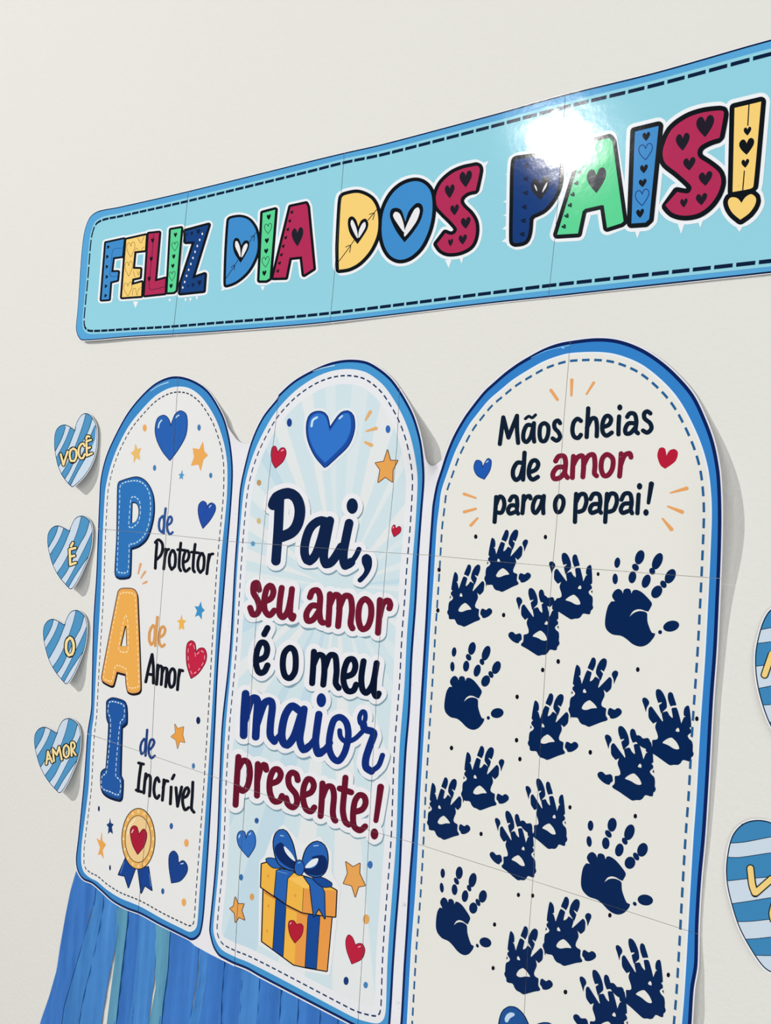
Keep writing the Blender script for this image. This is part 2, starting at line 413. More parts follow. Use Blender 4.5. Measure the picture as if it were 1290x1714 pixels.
L.append(('green letter A', s, 6.8, GREEN, [(hs(B4, [(a, b, 46, 46) for a, b in small], rot=-35, sh=0), (24, 60, 58)), (heart(B4, 927, 542, 190, 245), (38, 46, 54))]))
s = blob(B5, '115,415! 320,365! 238,1170! 205,1200! 85,1208!')
L.append(('blue letter I', s, 7.8, BLUE, [(hs(B5, [(213, 458, 66, 76), (193, 738, 68, 74), (182, 860, 68, 70), (160, 1122, 68, 76)]), BLACK), (heart_line(B5, 207, 590, 118, 136, 1.6) + heart_line(B5, 177, 985, 118, 136, 1.6), BNAVY)]))
s = blob(B5, '850,232 882,245 872,330 845,468! 760,495 680,540 655,590 670,640 760,700 840,770 860,850 830,950 760,1050 660,1120 540,1140 440,1115 378,1050! 480,935! 530,945 580,945 605,900 580,860 480,770 380,690 355,620 365,540 430,400 560,300 700,250')
L.append(('last crimson letter S', s, 8.2, RED, [(hs(B5, [(722, 370, 155, 185), (528, 505, 120, 150), (585, 695, 106, 112), (725, 822, 118, 122), (538, 1032, 64, 78), (690, 1000, 98, 102)]), (34, 30, 42))]))
s = blob(B5, '975,210! 1205,155! 1138,885 1110,908 958,936!') + blob(B5, '1035,1030! 1070,980 1120,955 1160,990 1150,1050 1100,1120 1025,1175! 960,1120 925,1060 920,1010 950,982 1000,990')
L.append(('yellow exclamation mark with a heart for its dot', s, 8.3, GOLD, [(strokes(B5, '1100,180 1090,360; 1060,755 1045,928', 2.0), BLACK), (hs(B5, [(1087, 412, 66, 74), (1080, 545, 130, 140), (1068, 690, 68, 74)]), BLACK)]))
halo = []
for lab, s, t, c, dec in L: halo += grow(s, t + t * 0.75 + 0.6)
for f, tris in ((B1, [(445, 765, 500, 765, 470, 835), (810, 740, 840, 740, 822, 772), (972, 735, 1000, 735, 985, 770), (1022, 730, 1052, 730, 1035, 770), (1090, 715, 1118, 712, 1100, 755), (225, 700, 225, 725, 250, 717)]),
                (B2, [(545, 1140, 595, 1140, 570, 1200), (90, 1150, 110, 1190, 70, 1195)]), (B3, [(905, 785, 950, 785, 930, 842), (1000, 770, 1030, 765, 1018, 812), (1165, 130, 1180, 155, 1200, 118)]),
                (B4, [(75, 455, 75, 490, 32, 482), (75, 585, 75, 612, 45, 600), (60, 722, 60, 760, 8, 752), (55, 860, 55, 892, 6, 886), (50, 975, 50, 1025, 0, 1018), (50, 1095, 50, 1150, -4, 1140)]),
                (B5, [(115, 1270, 160, 1270, 135, 1338), (480, 1200, 545, 1200, 515, 1300), (655, 1180, 705, 1170, 680, 1246), (990, 1240, 1045, 1235, 1018, 1282)])):
    for a in tris: halo.append([f.p(a[0], a[1]), f.p(a[2], a[3]), f.p(a[4], a[5])])
banner.draw('white_lettering_outline', [(halo, (236, 240, 244))], 2, label='white cut line with little drips behind the lettering')
for i, (lab, s, t, c, dec) in enumerate(L):
    lay = [(grow(s, t), BLACK), (grow(s), c)] + [(grow(a), b) for a, b in dec]
    banner.draw('letter', lay, 3 + 0.6 * (i % 3), label=lab)

# ================================================================== TRIPTYCH POSTER
def post_lift(x, y):
    h = 0.0014
    h += 0.0042 * sstep((y - (1330 + (x - 130) * 0.45)) / 150)
    h += gauss(x, y, 1222, 850, 60, 145, 0.0118)
    h += gauss(x, y, 1205, 1200, 26, 260, 0.0035)
    h += gauss(x, y, 1172, 1690, 40, 70, 0.006)
    h += gauss(x, y, 716, 742, 38, 50, 0.0135) * (1 - sstep((x - 714) / 24))
    h += gauss(x, y, 392, 700, 26, 34, 0.0065)
    h += gauss(x, y, 140, 1250, 22, 60, 0.004)
    h += 0.0004 * math.sin(x * 0.03) * math.sin(y * 0.012)
    return h
sv = [[(299, 620), (298, 632), (291, 749), (280, 870), (259, 1146), (252, 1293), (245, 1376), (230, 1540)],
      [(467, 645), (463, 695), (450, 801), (439, 911), (427, 1059), (420, 1164), (411, 1318), (407, 1380), (401, 1452), (392, 1625)],
      [(669, 640), (664, 748), (657, 827), (647, 925), (633, 1099), (628, 1200), (622, 1303), (611, 1519), (596, 1760)],
      [(955, 560), (943, 709), (931, 880), (924, 954), (914, 1092), (904, 1250), (891.5, 1474), (884, 1571), (877, 1698), (862, 1900)]]
sh = [[(120, 880), (164, 885), (279, 895), (382, 906), (439, 910), (647, 925), (715, 929), (814, 938.5), (925, 948), (999, 953), (1215, 969)],
      [(130, 1223), (158, 1232), (261, 1267), (380, 1308), (410, 1319), (625, 1392), (703, 1414), (891, 1474), (1185, 1569)]]
poster = Thing('poster', 'white printed paper poster with three tall blue bordered arches, taped to the wall', 'poster', (660, 1150), post_lift, sv + sh)
poster.fine = [(655, 740, 640, 805), (352, 418, 650, 760), (122, 165, 1180, 1320), (1150, 1212, 700, 1000)]
o1 = smooth(PX('298.7,630 319,635 339,646 352,659 365,679.5 376,703 384.4,736 388.8,771 389.4,801 386.6,849 382,905 375,992 366,1101 360,1220 356,1297 350,1405 342,1521 339,1548 335,1564 327.7,1572 319.7,1574 311,1570 291,1560 265,1547 235,1530.6 211,1521.5 188.6,1509 168.5,1491 154,1479 140,1473 132,1463 128,1451 127,1435 131,1400 140,1309 143,1269 146,1227 152,1188 153,1162 156,1041 161,961 164,885 166,838 168.4,801 178,762 196.7,720.7 215,689 237,662 258.5,642.5 280,632'))
i1 = smooth(PX('298.7,647 317,650 334.5,662 349.7,681.6 362.7,705.5 373.6,738 379,766 380.5,794.5 379,838 371,921 368,960 361.8,1061 354,1200 348,1297 340,1411 334,1491 330.8,1538 327.7,1553.8 317.7,1559.8 303.5,1553.8 271,1537.7 235,1517.5 200.7,1503 178.5,1489 162,1475 150,1469 140,1459 136,1443 137,1410.6 148,1321 151,1265 154,1220.6 157,1198 161,1121 166,1040 169,981.6 172,893 175,836 177,815 184.7,781.5 196.7,749 215,714 237,686 258.5,664 280,651'))
o2 = smooth(PX('582,602 611,604.5 632,615 653,632 669,653 684.7,679.6 695,703 704.4,737.6 709,774.5 710,806 706,860 701,929 696.5,1010 690,1099 686,1188 680,1260 675,1356 673,1400 669.6,1473 663,1556 658.6,1620 655,1684 651,1730 644,1742 630,1738 586,1714 435,1635 414,1623 391.6,1614 377.6,1607 366,1600 357,1586 351.7,1568 350,1554 358,1470 363,1400 367,1300 371,1212 380,1129 385,1074 388,1024 392,950 397,880 401,822 408,785 421,737.6 439.5,698 463,668 466.4,660.6 492,637.4 524,619 553,607'))
i2 = smooth(PX('582,617.7 608,621.6 626.7,632 645,649 663.6,677 676.8,703 687,732 695,769 698.6,805 695,877 689,951 685,1010 681,1061 676.5,1148 668,1260 663,1400 655,1510 648.6,1602 645.5,1688 641.6,1706 631,1713 606,1708 586,1700 456,1631 414,1610 393,1601.6 370.6,1589 360,1571 357,1551 365,1463 369,1400 372,1313 378,1212 385.5,1129 390,1074 397,950 403,870 408,822 416,785 429,748 447.4,711 464.6,685 492,656 524,633.5 553,621.6'))
o3 = smooth(PX('953,571 997,566 1034,569 1071,582 1104.6,603 1134,629 1160.5,660.5 1179,697.7 1194,738.6 1203,783 1206,820.5 1207,870 1205.7,934 1203,1000 1199,1086 1193,1169.7 1186,1300 1179.7,1400 1173,1473 1168.7,1546.6 1166.9,1616 1160.5,1656.5 1156.8,1714 1140,1950 1125,1985 1090,1975 700,1790 668,1765 664,1740 669.6,1714 675,1620 679.7,1546.6 684,1473 689.8,1400 697,1290 703,1180 711,1050 717,935 723,850 725,836 729.8,811.5 738,785.8 747,758 758.6,730 774.7,701.4 789.6,680.3 809.5,655.5 826.8,639.4 845.4,623.3 864,609.6 880,599.7 907,585 930,576'))
i3 = smooth(PX('954,591 996.7,589 1030,592.7 1067.4,606.5 1097,627 1127,656.7 1149,690 1171.6,738.6 1184.6,783 1190,828 1191,866 1189,921.8 1185,1007.6 1180,1100 1172,1215.7 1165.5,1332 1160.5,1400 1155,1491.6 1149.5,1592 1145,1665.7 1141,1714 1122,1945 1112,1962 1085,1955 710,1778 685,1760 680,1735 680.6,1714 688,1583 695,1491.6 700,1400 703,1331 709,1230 714,1150 720,1050 726,960 731,880 734.7,850 738,823.7 745.7,799 759.8,760 769.8,738.6 784.6,711.3 799.5,691.5 816.9,670.4 836.7,653 857.8,635.7 879,622 907,606 930,597'))
web = [smooth(PX('372,700! 375,700 382,715.5 389.6,727 399,738 410,742.6 420,742! 440,700! 440,1500! 392,1617.5! 351,1597! 326,1583! 300,1560! 330,1200!')),
       smooth(PX('703,720! 709,750 712.7,768.6 717.6,777 723.7,779.6 730,777 738,770! 760,800! 700,1500! 690,1790! 640,1745! 640,1400!'))]
def cell(x, y): return sum(x > seam_x(s, y) for s in sv) * 10 + sum(y > float(np.interp(x, [p[0] for p in s], [p[1] for p in s])) for s in sh)
base = grow([('P', o1)], 1.6) + grow([('P', o2)], 2.2) + grow([('P', o3)], 2.6) + web
poster.draw('paper_sheet', [(base, (232, 231, 236))], 0, split=cell)
AB = [(62, 137, 199), (70, 150, 208), (52, 128, 200)]
for k, (o, i, per, lab) in enumerate(((o1, i1, 0.0088, 'left'), (o2, i2, 0.0102, 'middle'), (o3, i3, 0.0124, 'right'))):
    lay = [([o], (14, 36, 92)), ([offset_in(o, (0.0028, 0.0028, 0.0030)[k])], AB[k])]
    if k == 0: lay.append((grow(line(F(150, 610, 4.607), '470,205 530,165 605,138', 0.8, 1.6)), (190, 222, 240)))
    if k == 1: lay.append((grow(line(F(400, 590, 3.794), '470,120 530,98 605,82', 0.8, 1.8)), (190, 222, 240)))
    if k == 2: lay.append((grow(line(F(740, 560, 2.6875), '400,105 470,72 570,48', 1.0, 1.8)), (110, 185, 230)))
    lay.append(([i], None))
    poster.draw('arched_border', lay, 1, label='bright blue border with navy edge round the %s arch' % lab)
    fc = [(231, 231, 230), (231, 232, 236), (230, 229, 222)][k]
    lay = [([i], (228, 236, 243) if k != 1 else (231, 232, 236)), ([offset_in(i, 0.0016)], fc)]
    clip = None
    if k == 1:
        bg = offset_in(i2, 0.0155)
        lay = lay[:1] + [([bg], (207, 225, 231))]
        random.seed(4); a = 0
        while a < 360:
            wd = random.uniform(4, 9); c, s_ = (565, 980), 1000
            t = [(c[0] + 0.75 * s_ * math.cos(math.radians(q)), c[1] + s_ * math.sin(math.radians(q))) for q in (a, a + wd)]
            m1 = (c[0] + 30 * math.cos(math.radians(a + wd / 2)), c[1] + 30 * math.sin(math.radians(a + wd / 2)))
            lay.append(([[m1, t[0], t[1]]], random.choice([(222, 230, 232), (216, 228, 232), (226, 230, 230), (194, 218, 230)])))
            a += wd + random.uniform(4, 10)
        poster.draw('white_margin', [([i], (231, 232, 236)), ([bg], None)], 1)
        poster.draw('sunburst_background', lay[1:], 1, clip=[bg], label='pale blue sunburst printed behind the middle text')
    else:
        poster.draw('printed_background', lay, 1, label=['plain off white field of the left arch', '', 'plain cream field of the right arch'][k])
    dc = [(40, 52, 78), (26, 52, 96), (38, 96, 150)][k]
    poster.draw('dashed_line', [(dashes(offset_in(i, 0.0068), per, 0.62, 0.0016 if k < 2 else 0.0021), dc)], 2, kind='stuff', label='thin dashed line inside the %s border' % lab)

def fig(name, layers, level=2, label=None, kind=None): return poster.draw(name, layers, level, label=label, kind=kind)
def rim(shape, r, rc, fc): return [(grow(shape, r * 1.4), rc), (grow(shape), fc)]
T1 = F(150, 610, 4.607); T2 = F(140, 780, 4.9615); T3 = F(140, 960, 4.9615); T4 = F(120, 1140, 4.9615); T5 = F(110, 1330, 4.9615)
HI = (196, 226, 244)
# --- left arch
fig('heart', rim(blob(T1, '625,480! 605,420 570,394 525,418 507,500 520,580 562,668 618,738! 680,655 735,555 750,460 740,385 700,360 662,385 642,430'), 0.9, (20, 48, 110), (42, 98, 178)) + [(grow(line(T1, '530,488 536,455 555,430', 2.2)), HI), (grow(line(T1, '664,412 672,400 688,392', 2)), HI)], label='large blue heart at the top of the left arch')
fig('heart', rim(blob(T1, '905,1110! 895,1068 870,1056 843,1084 838,1140 852,1208 873,1262! 928,1198 965,1130 966,1088 940,1069 916,1082'), 0.7, (20, 40, 100), (38, 78, 165)) + [(grow(line(T1, '922,1102 935,1086', 1.4)), HI)], label='small dark blue heart on the left arch')
fig('star', [(grow(blob(T1, '872,598! 882,670! 910,700! 875,735! 855,820! 838,770! 782,780! 805,715! 795,645! 845,655!'), 0.3), (236, 172, 92))], label='orange star right of the top blue heart')
fig('star', [(grow(blob(T1, '352,615! 368,655! 395,645! 380,690! 388,735! 358,720! 340,758! 340,705! 318,685! 345,662!'), 0.3), (234, 190, 112))])
fig('star', [(grow(blob(T1, '713,815! 716,845! 729,850! 716,862! 718,886! 706,875! 692,884! 697,860! 686,848! 705,842!'), 0.2), (82, 156, 204))], label='tiny blue star')
fig('star', [(grow(blob(T3, '972,235! 980,280! 1004,305! 980,325! 978,380! 955,345! 925,358! 942,310! 922,272! 955,275!'), 0.2), (62, 146, 202))], label='light blue star')
fig('star', [(grow(blob(T3, '812,342! 820,385! 848,392! 828,415! 832,468! 812,450! 790,468! 796,415! 776,392! 803,385!'), 0.2), (238, 182, 84))])
fig('star', rim(blob(T4, '855,358! 878,395! 928,380! 920,445! 938,510! 895,500! 878,560! 865,490! 825,462! 862,430!'), 0.5, (120, 70, 40), (234, 162, 76)))
fig('star', [(grow(blob(T4, '317,1140! 325,1180! 348,1190! 332,1210! 340,1268! 318,1250! 302,1268! 306,1215! 290,1192! 312,1178!'), 0.2), (28, 62, 120))], label='navy star')
fig('star', [(grow(blob(T5, '297,315! 303,385! 332,415! 305,460! 313,530! 293,495! 268,500! 285,440! 258,365! 288,385!'), 0.2), (236, 168, 84))])
OR = (236, 172, 96); SB = (72, 126, 178)
for f, x, y, a, b, c in ((T1, 424, 490, 15, 28, OR), (T1, 843, 487, 13, 25, SB), (T1, 500, 798, 12, 23, SB), (T1, 933, 856, 12, 21, SB), (T4, 1050, 327, 17, 31, (24, 44, 90)), (T4, 1010, 705, 13, 24, SB),
                         (T4, 225, 1060, 8, 23, (24, 44, 90)), (T5, 876, 262, 14, 26, (48, 96, 160)), (T5, 1001, 402, 19, 33, OR), (T5, 367, 608, 7, 23, (24, 44, 90)), (T5, 805, 803, 13, 25, (48, 96, 160)), (T5, 980, 895, 18, 33, OR)):
    fig('dot', [(grow(ell(f, x, y, a, b, 16)), c)])
fig('heart', rim(blob(T3, '930,660! 922,585 895,560 864,582 854,650 860,760 892,868! 950,826 1006,740 1017,672 998,625 960,625'), 0.9, (112, 22, 48), (196, 38, 68)) +
    [(dashes(smooth(T3('928,690! 915,600 890,585 870,620 866,680 875,770 900,838! 950,805 995,735 1003,680 985,645 955,655')), 0.009, 0.55, 0.0012), (240, 170, 180))], label='stitched red heart beside the word Amor')
fig('heart', rim(blob(T5, '932,575! 927,505 895,470 862,503 859,600 879,732! 950,714 1001,650 1006,592 973,550'), 0.8, (16, 36, 90), (26, 66, 140)) + [(grow(line(T5, '955,575 975,572', 1.6)), HI)], label='dark blue heart near the bottom right of the left arch')
for t in ('472,815 452,895', '508,880 475,930', '520,962 490,978'): fig('accent_stroke', [(grow(line(T2, t, 4.2, 2.2)), (224, 168, 118))])
def stitched(lab, f, body, hole, d_out, d_in, fill, edge, stitch, side):
    s = blob(f, body); lay = [(grow(s, 1.3, 0.9, 2.6), edge), (grow(s, 1.2), edge), (grow(s), side), ([offset_in(s[0][1], 0.0022)], fill)]
    if hole:
        hsh = blob(f, hole)
        lay += [(grow(hsh, 1.3), edge), (grow(hsh, 0, 0.3, 0.9), None)]
    ds = dashes(smooth(f(d_out)), 0.0068, 0.62, 0.0016)
    if d_in: ds += dashes(smooth(f(d_in)), 0.0068, 0.62, 0.0016)
    fig('letter', lay + [(ds, stitch)], label=lab)
stitched('large blue stitched letter P', T2, '285,160 300,130 430,92 500,115 552,180 577,260 580,380 558,500 520,598 460,655 392,680! 385,890 370,918 300,926 265,905 262,850 275,600 280,300', '405,305! 435,310 452,350 450,410 430,455 400,470!',
         '300,180 330,140 430,122 500,150 545,230 555,350 540,480 500,580 430,640 378,650! 370,860 355,885 320,888 280,875 278,820 290,500 300,250', '395,265 430,258 465,300 470,390 450,470 400,512 375,500 380,400', (48, 116, 186), (18, 36, 68), (196, 228, 242), (36, 92, 158))
stitched('large orange stitched letter A', T3, '285,160 305,130 350,124 410,130 438,160 446,210 472,950 455,985 400,994 362,970 348,835! 275,815! 245,925 225,930 158,892 152,850', '348,440! 352,600! 312,598!',
         '300,175 350,158 420,175 432,250 458,930 430,948 370,940 355,800 340,785 265,768 235,890 200,890 165,865 215,580', '348,345 365,400 368,640 340,655 292,635 300,560 330,400', (238, 174, 84), (22, 22, 30), (250, 226, 180), (226, 160, 92))
stitched('large blue stitched letter I', T4, '295,165 340,140 430,165 452,200 455,340 430,368! 415,378! 405,775 422,815 415,960 395,985 300,955 248,900 244,765 265,735 285,725 308,360 292,310 290,200', None,
         '310,180 345,170 425,195 438,230 432,310 405,335 385,500 365,790 400,820 405,900 385,945 320,920 250,885 252,790 285,765 320,440 320,305 300,260', None, (36, 90, 164), (16, 30, 62), (206, 230, 242), (24, 66, 126))
def word(f, txt, wd, col, lab, extra=None):
    s = strokes(f, txt, wd) + (extra or [])
    return s, col, lab
INK = (20, 24, 36)
WORDS1 = [
 word(T2, 'o655,415 632,440 624,500 637,548 658,545 667,480 665,430; 680,352 670,450 664,560; 700,490 725,470 732,440 722,420 705,430 692,480 695,530 715,568 738,550', 4.0, (44, 84, 150), 'blue word de'),
 word(T2, '608,640 600,740 594,850; 594,635 620,612 650,640 655,690 640,740 608,775; 680,690 672,780 664,855; 676,750 690,700 705,692; o735,700 712,750 712,820 730,860 755,835 762,770 755,715; 806,640 796,740 792,840 805,870; 780,695 840,700; 828,800 860,785 875,740 865,705 845,710 828,760 826,830 845,875 878,850; 925,650 912,760 908,860 920,880; 895,715 955,722; o975,725 950,780 948,850 968,885 992,860 1000,790 995,735; 1040,735 1030,820 1022,895; 1033,800 1050,738 1072,730', 4.9, INK, 'black word Protetor'),
 word(T3, 'o575,430 548,480 545,560 565,595 585,560 592,480 590,440; 612,362 602,480 594,600; 632,530 665,505 675,465 660,440 640,455 625,520 628,580 650,608 670,590', 4.6, (218, 156, 92), 'orange word de'),
 word(T3, '515,900 540,780 568,672! 578,780 578,910; 535,835 578,842; 615,760 612,840 605,920; 612,820 625,770 648,775 650,830 643,922; 650,830 668,785 690,792 688,850 680,940; o735,790 712,830 708,900 722,945 748,925 758,860 755,810; 795,800 785,880 778,965; 788,860 802,805 822,808', 5.1, INK, 'black word Amor'),
 word(T4, 'o600,480 575,520 570,580 585,612 605,590 612,520 612,490; 626,405 618,520 612,620; 640,575 670,545 685,510 675,485 655,490 640,540 640,600 660,640 688,620', 4.1, (34, 66, 130), 'dark blue word de'),
 word(T4, '575,690 560,800 550,915; 555,680 595,690; 535,905 578,920; 615,770 605,850 598,930; 606,830 628,782 650,790 652,850 645,955; 725,835 710,802 692,830 682,900 690,955 708,975 725,950; 765,820 760,900 752,990; 758,885 778,828 798,832; 825,880 822,950 818,1020; 850,780 834,812; 865,885 878,1040! 912,880; 925,970 955,955 972,915 960,885 940,900 922,960 922,1020 940,1070 970,1050; 1005,840 1000,960 994,1060 1015,1090', 5.1, INK, 'black word Incrivel with accented i')]
for s, c, lab in WORDS1: fig('printed_word', [(grow(s), c)], label=lab)
gold_dots = []
for q in range(16):
    a = 2 * math.pi * q / 16; gold_dots += ell(T5, 603 + 123 * math.cos(a), 368 + 226 * math.sin(a), 9, 14, 8)
fig('rosette', rim(blob(T5, '495,530! 437,665! 490,677! 520,772! 575,620!'), 0.9, (12, 26, 60), (24, 68, 146)) + rim(blob(T5, '600,620! 626,818! 655,755! 714,795! 685,600!'), 0.9, (12, 26, 60), (24, 68, 146)) +
    [(grow(line(T5, '485,560 455,650', 0.7)), (120, 170, 220)), (grow(line(T5, '693,660 706,760', 0.7)), (120, 170, 220))] +
    rim(ell(T5, 603, 367, 134, 249, 40), 1.0, (40, 30, 34), (234, 178, 98)) + [(grow(gold_dots), (244, 212, 150))] + rim(ell(T5, 600, 369, 104, 192, 40), 0.8, (70, 40, 30), (238, 204, 146)) +
    [(grow(line(T5, '515,330 530,260 575,205', 2.0)), (248, 232, 200))] +
    rim(blob(T5, '607,335! 590,272 562,262 539,292 543,360 562,428 597,494! 648,428 669,360 668,314 644,289'), 0.8, (90, 16, 40), (172, 30, 58)) + [(grow(line(T5, '548,315 560,292', 1.8)), (240, 200, 205))],
    label='gold award rosette with red heart and blue ribbon tails')

# --- middle arch
M1 = F(400, 590, 3.794); M2 = F(400, 790, 4.031); M3 = F(380, 950, 4.031); M4 = F(370, 1140, 4.161); M5 = F(350, 1370, 4.031)
DN = (14, 34, 72); MAR = (112, 24, 48); DK = (10, 22, 48)
mid = [
 (strokes(M2, '272,190 264,380 248,600@15.9; 230,222 255,170 330,143 385,175 410,250 398,340 358,405 285,438@18.1; 600,340 545,328 482,375 447,470 442,555 470,603 515,560 555,450 580,350@14.6; 612,328 588,450 570,560 585,622 630,600 690,505@14.6; 742,345 722,440 702,560 715,632 755,608@14.6; 755,608 785,570 808,522@8.8', 15) + ell(M2, 763, 230, 38, 53), DN, 'navy word Pai'),
 (blob(M2, '860,553 892,578 894,640 865,700 818,747 798,728 832,690 845,658 828,612 830,572'), DN, 'navy comma'),
 (strokes(M3, '215,150 203,105 180,112 178,170 205,220 217,275 200,312 172,315 155,272; 258,228 298,205 312,160 295,122 268,140 250,220 255,290 285,322 318,290; 368,137 355,230 352,310 378,335 410,290 430,200; 437,145 427,240 425,320 440,345 447,325', 10.2), MAR, 'maroon word seu'),
 (strokes(M3, '558,200 575,160 610,155 627,200 622,300 632,365 648,372; 620,262 570,258 535,310 542,358 578,352 615,300; 693,180 688,290 682,385; 688,260 722,188 752,192 757,280 748,395; 755,275 790,195 830,200 842,280 832,380 845,410; o930,212 895,250 885,340 905,412 945,402 970,330 967,250; 1030,220 1025,330 1017,440; 1028,330 1050,245 1085,222 1100,250 1094,275', 10.3), MAR, 'maroon word amor of the middle arch'),
 (strokes(M3, '272,408 250,450; 200,628 255,603 270,550 255,510 225,510 200,570 195,650 215,708 250,702 272,660', 10.3), DK, 'dark letter e with an accent'),
 (strokes(M3, 'o420,542 385,580 375,660 390,730 425,745 457,700 462,610 450,558', 10.3), DK, 'dark letter o of the middle arch'),
 (strokes(M3, '585,568 580,670 573,780; 580,660 612,592 648,602 656,690 648,790; 655,690 690,595 728,598 738,690 732,780 752,812; 790,738 845,718 865,665 850,620 815,625 790,690 785,770 810,830 850,830 870,790; 920,632 905,740 912,820 940,845 980,790 1000,700; 1008,645 992,760 990,840 1008,872 1022,850', 10.3), DK, 'dark word meu'),
 (strokes(M4, '170,88 160,230 156,378; 165,270 205,135 238,118 254,150 246,280 240,388; 248,300 300,155 343,138 356,180 344,290 342,380 370,420@12.3; 370,420 410,375@9.4; 540,202 490,175 445,240 422,350 428,418 460,445 505,390 540,290 562,215; 577,195 562,300 547,410 572,478 610,455@12.3; 610,455 655,400@9.4; 680,232 665,340 657,430 675,505 712,485@12.3; 712,485 760,430@9.4; o830,252 785,272 757,370 752,470 780,538 820,555 862,490 885,380 872,292@11.1; 825,345 832,390 870,422 930,402 985,350@8.2; o982,213 963,250 968,292 985,300 1003,262 1000,218@7.6; 990,300 1000,335 1055,352 1062,375 1035,450 1007,540 1008,600 1045,628@12.3; 1045,628 1095,590 1123,517@8.8', 13) + ell(M4, 697, 133, 33, 49), (18, 46, 120), 'royal blue script word maior'),
 (strokes(M4, '120,528 110,680 100,862; 118,610 152,555 188,570 200,650 182,735 150,765 120,742; 255,578 251,690 249,798; 250,700 275,605 303,582 314,618; 345,715 395,695 415,650 395,615 365,620 340,680 338,770 365,835 405,835 423,800; 533,690 522,650 490,638 468,670 475,730 520,790 527,850 500,880 465,858 452,815; 575,795 625,775 645,730 630,690 600,685 575,740 570,820 590,890 625,908 648,880; 705,713 700,830 692,940; 702,815 735,738 772,740 785,800 777,910 785,962 795,972; 865,673 856,780 847,900 863,980 888,1000; 825,748 905,775; 925,912 980,895 1005,850 995,805 960,795 930,840 918,930 925,1010 965,1040 1002,1012', 10.2), (104, 20, 44), 'maroon word presente'),
 (line(M4, '1110,738 1095,850 1077,972', 11.5, 8.5) + ell(M4, 1067, 1065, 27, 39), (104, 20, 44), 'maroon exclamation mark')]
allm = []
for s, c, lab in mid: allm += s
poster.draw('white_lettering_outline', [(grow(allm, 8.8, 1.0, 2.6), (128, 160, 174)), (grow(allm, 8.6), (233, 233, 237))], 2, label='white sticker outline printed round the middle text')
for s, c, lab in mid: fig('printed_word', [(grow(s), c)], 3, label=lab)
fig('heart', [(grow(blob(M1, '575,480! 555,395 505,370 445,395 425,470 435,560 480,660 545,740! 620,670 700,590 735,490 730,400 690,368 640,385'), 4.5), (226, 232, 236))] + rim(blob(M1, '575,485! 555,400 505,376 450,400 431,470 441,560 484,656 546,730! 618,664 694,586 729,490 724,405 690,374 642,391'), 1.3, (16, 42, 108), (30, 76, 160)) +
    [(grow(blob(M1, '575,500! 550,410 505,386 458,410 440,470 449,552 490,640 546,700! 610,640 675,570 708,490 706,410 686,384 645,402')), (50, 116, 200)), (grow(line(M1, '460,468 468,430 494,412', 3.6)), HI), (grow(line(M1, '636,420 655,402', 2.8)), HI)], label='large blue heart at the top of the middle arch')
def redheart(f, t, lab, hl): fig('heart', rim(blob(f, t), 0.7, (112, 20, 46), (186, 34, 62)) + [(grow(line(f, hl, 1.4)), (244, 200, 206))], label=lab)
redheart(M1, '245,637! 230,597 212,603 204,650 213,700 231,733! 278,690 297,640 288,609 266,609', 'red heart left of the large blue heart', '268,625 282,618')
redheart(M2, '1055,387! 1048,358 1034,372 1032,400 1046,436! 1083,408 1090,382 1079,368', 'small red heart right of the comma', '1038,378 1042,370')
redheart(M5, '985,857! 965,805 940,787 923,822 929,890 962,980! 1027,947 1048,890 1033,850 1006,845', 'red heart low on the middle arch', '1005,868 1020,862')
fig('heart', rim(blob(M5, '248,142! 235,90 202,93 190,130 204,188 263,260! 306,188 308,122 288,83 263,95'), 0.9, (14, 40, 100), (52, 112, 192)) + [(grow(line(M5, '200,128 206,112', 1.8)), HI), (grow(line(M5, '270,110 280,98', 1.4)), HI)], label='blue heart left of the gift box bow')
BR = (110, 66, 42)
for f, t in ((M1, '942,620! 960,687! 1006,687! 975,745! 973,822! 928,790! 883,824! 896,745! 866,702! 920,692!'), (M5, '175,532! 195,577! 233,577! 218,620! 238,684! 200,665! 177,700! 172,640! 141,608! 165,592!'), (M5, '922,293! 970,328! 1016,303! 1013,370! 1051,452! 1006,460! 985,528! 962,453! 906,438! 934,370!')):
    fig('star', rim(blob(f, t), 0.9, BR, (230, 164, 86)))
for f, x, y, a, b, c in ((M1, 319, 445, 16, 27, (34, 66, 140)), (M1, 945, 487, 15, 25, (52, 106, 180)), (M1, 126, 827, 14, 19, (190, 150, 96)), (M2, 132, 330, 13, 20, (214, 184, 120)), (M2, 93, 484, 14, 17, (88, 160, 206)), (M4, 247, 972, 14, 20, (56, 110, 180)),
                         (M5, 320, 15, 14, 20, (56, 110, 180)), (M5, 215, 397, 13, 22, (56, 110, 170)), (M5, 288, 529, 15, 23, (214, 160, 96)), (M5, 1085, 312, 17, 26, (56, 110, 180)), (M5, 1058, 680, 22, 33, (226, 168, 96)), (M5, 923, 1096, 17, 28, (24, 58, 118)), (M5, 1055, 1124, 15, 22, (72, 130, 186))):
    fig('dot', [(grow(ell(f, x, y, a, b, 16)), c)])
for t in ('832,378 802,430', '868,482 806,500'): fig('accent_stroke', [(grow(line(M1, t, 6, 2.5)), (230, 174, 112))])
fig('accent_stroke', [(grow(line(M1, '800,570 838,588', 4, 6.5)), (230, 174, 112))])
YB = (240, 182, 74); OB = (232, 154, 74); RB = (24, 74, 150); RD = (12, 42, 100); RL = (40, 98, 178); KB = (20, 22, 34)
G = lambda t, c, r=1.0: rim(blob(M5, t), r * 1.25, KB, c)
gift = [(grow(blob(M5, '355,300! 390,260! 440,120! 500,60! 590,160! 640,180! 740,140! 810,230! 810,370! 870,480! 800,1040! 640,1010! 350,840!'), 4.5), (230, 232, 234))]
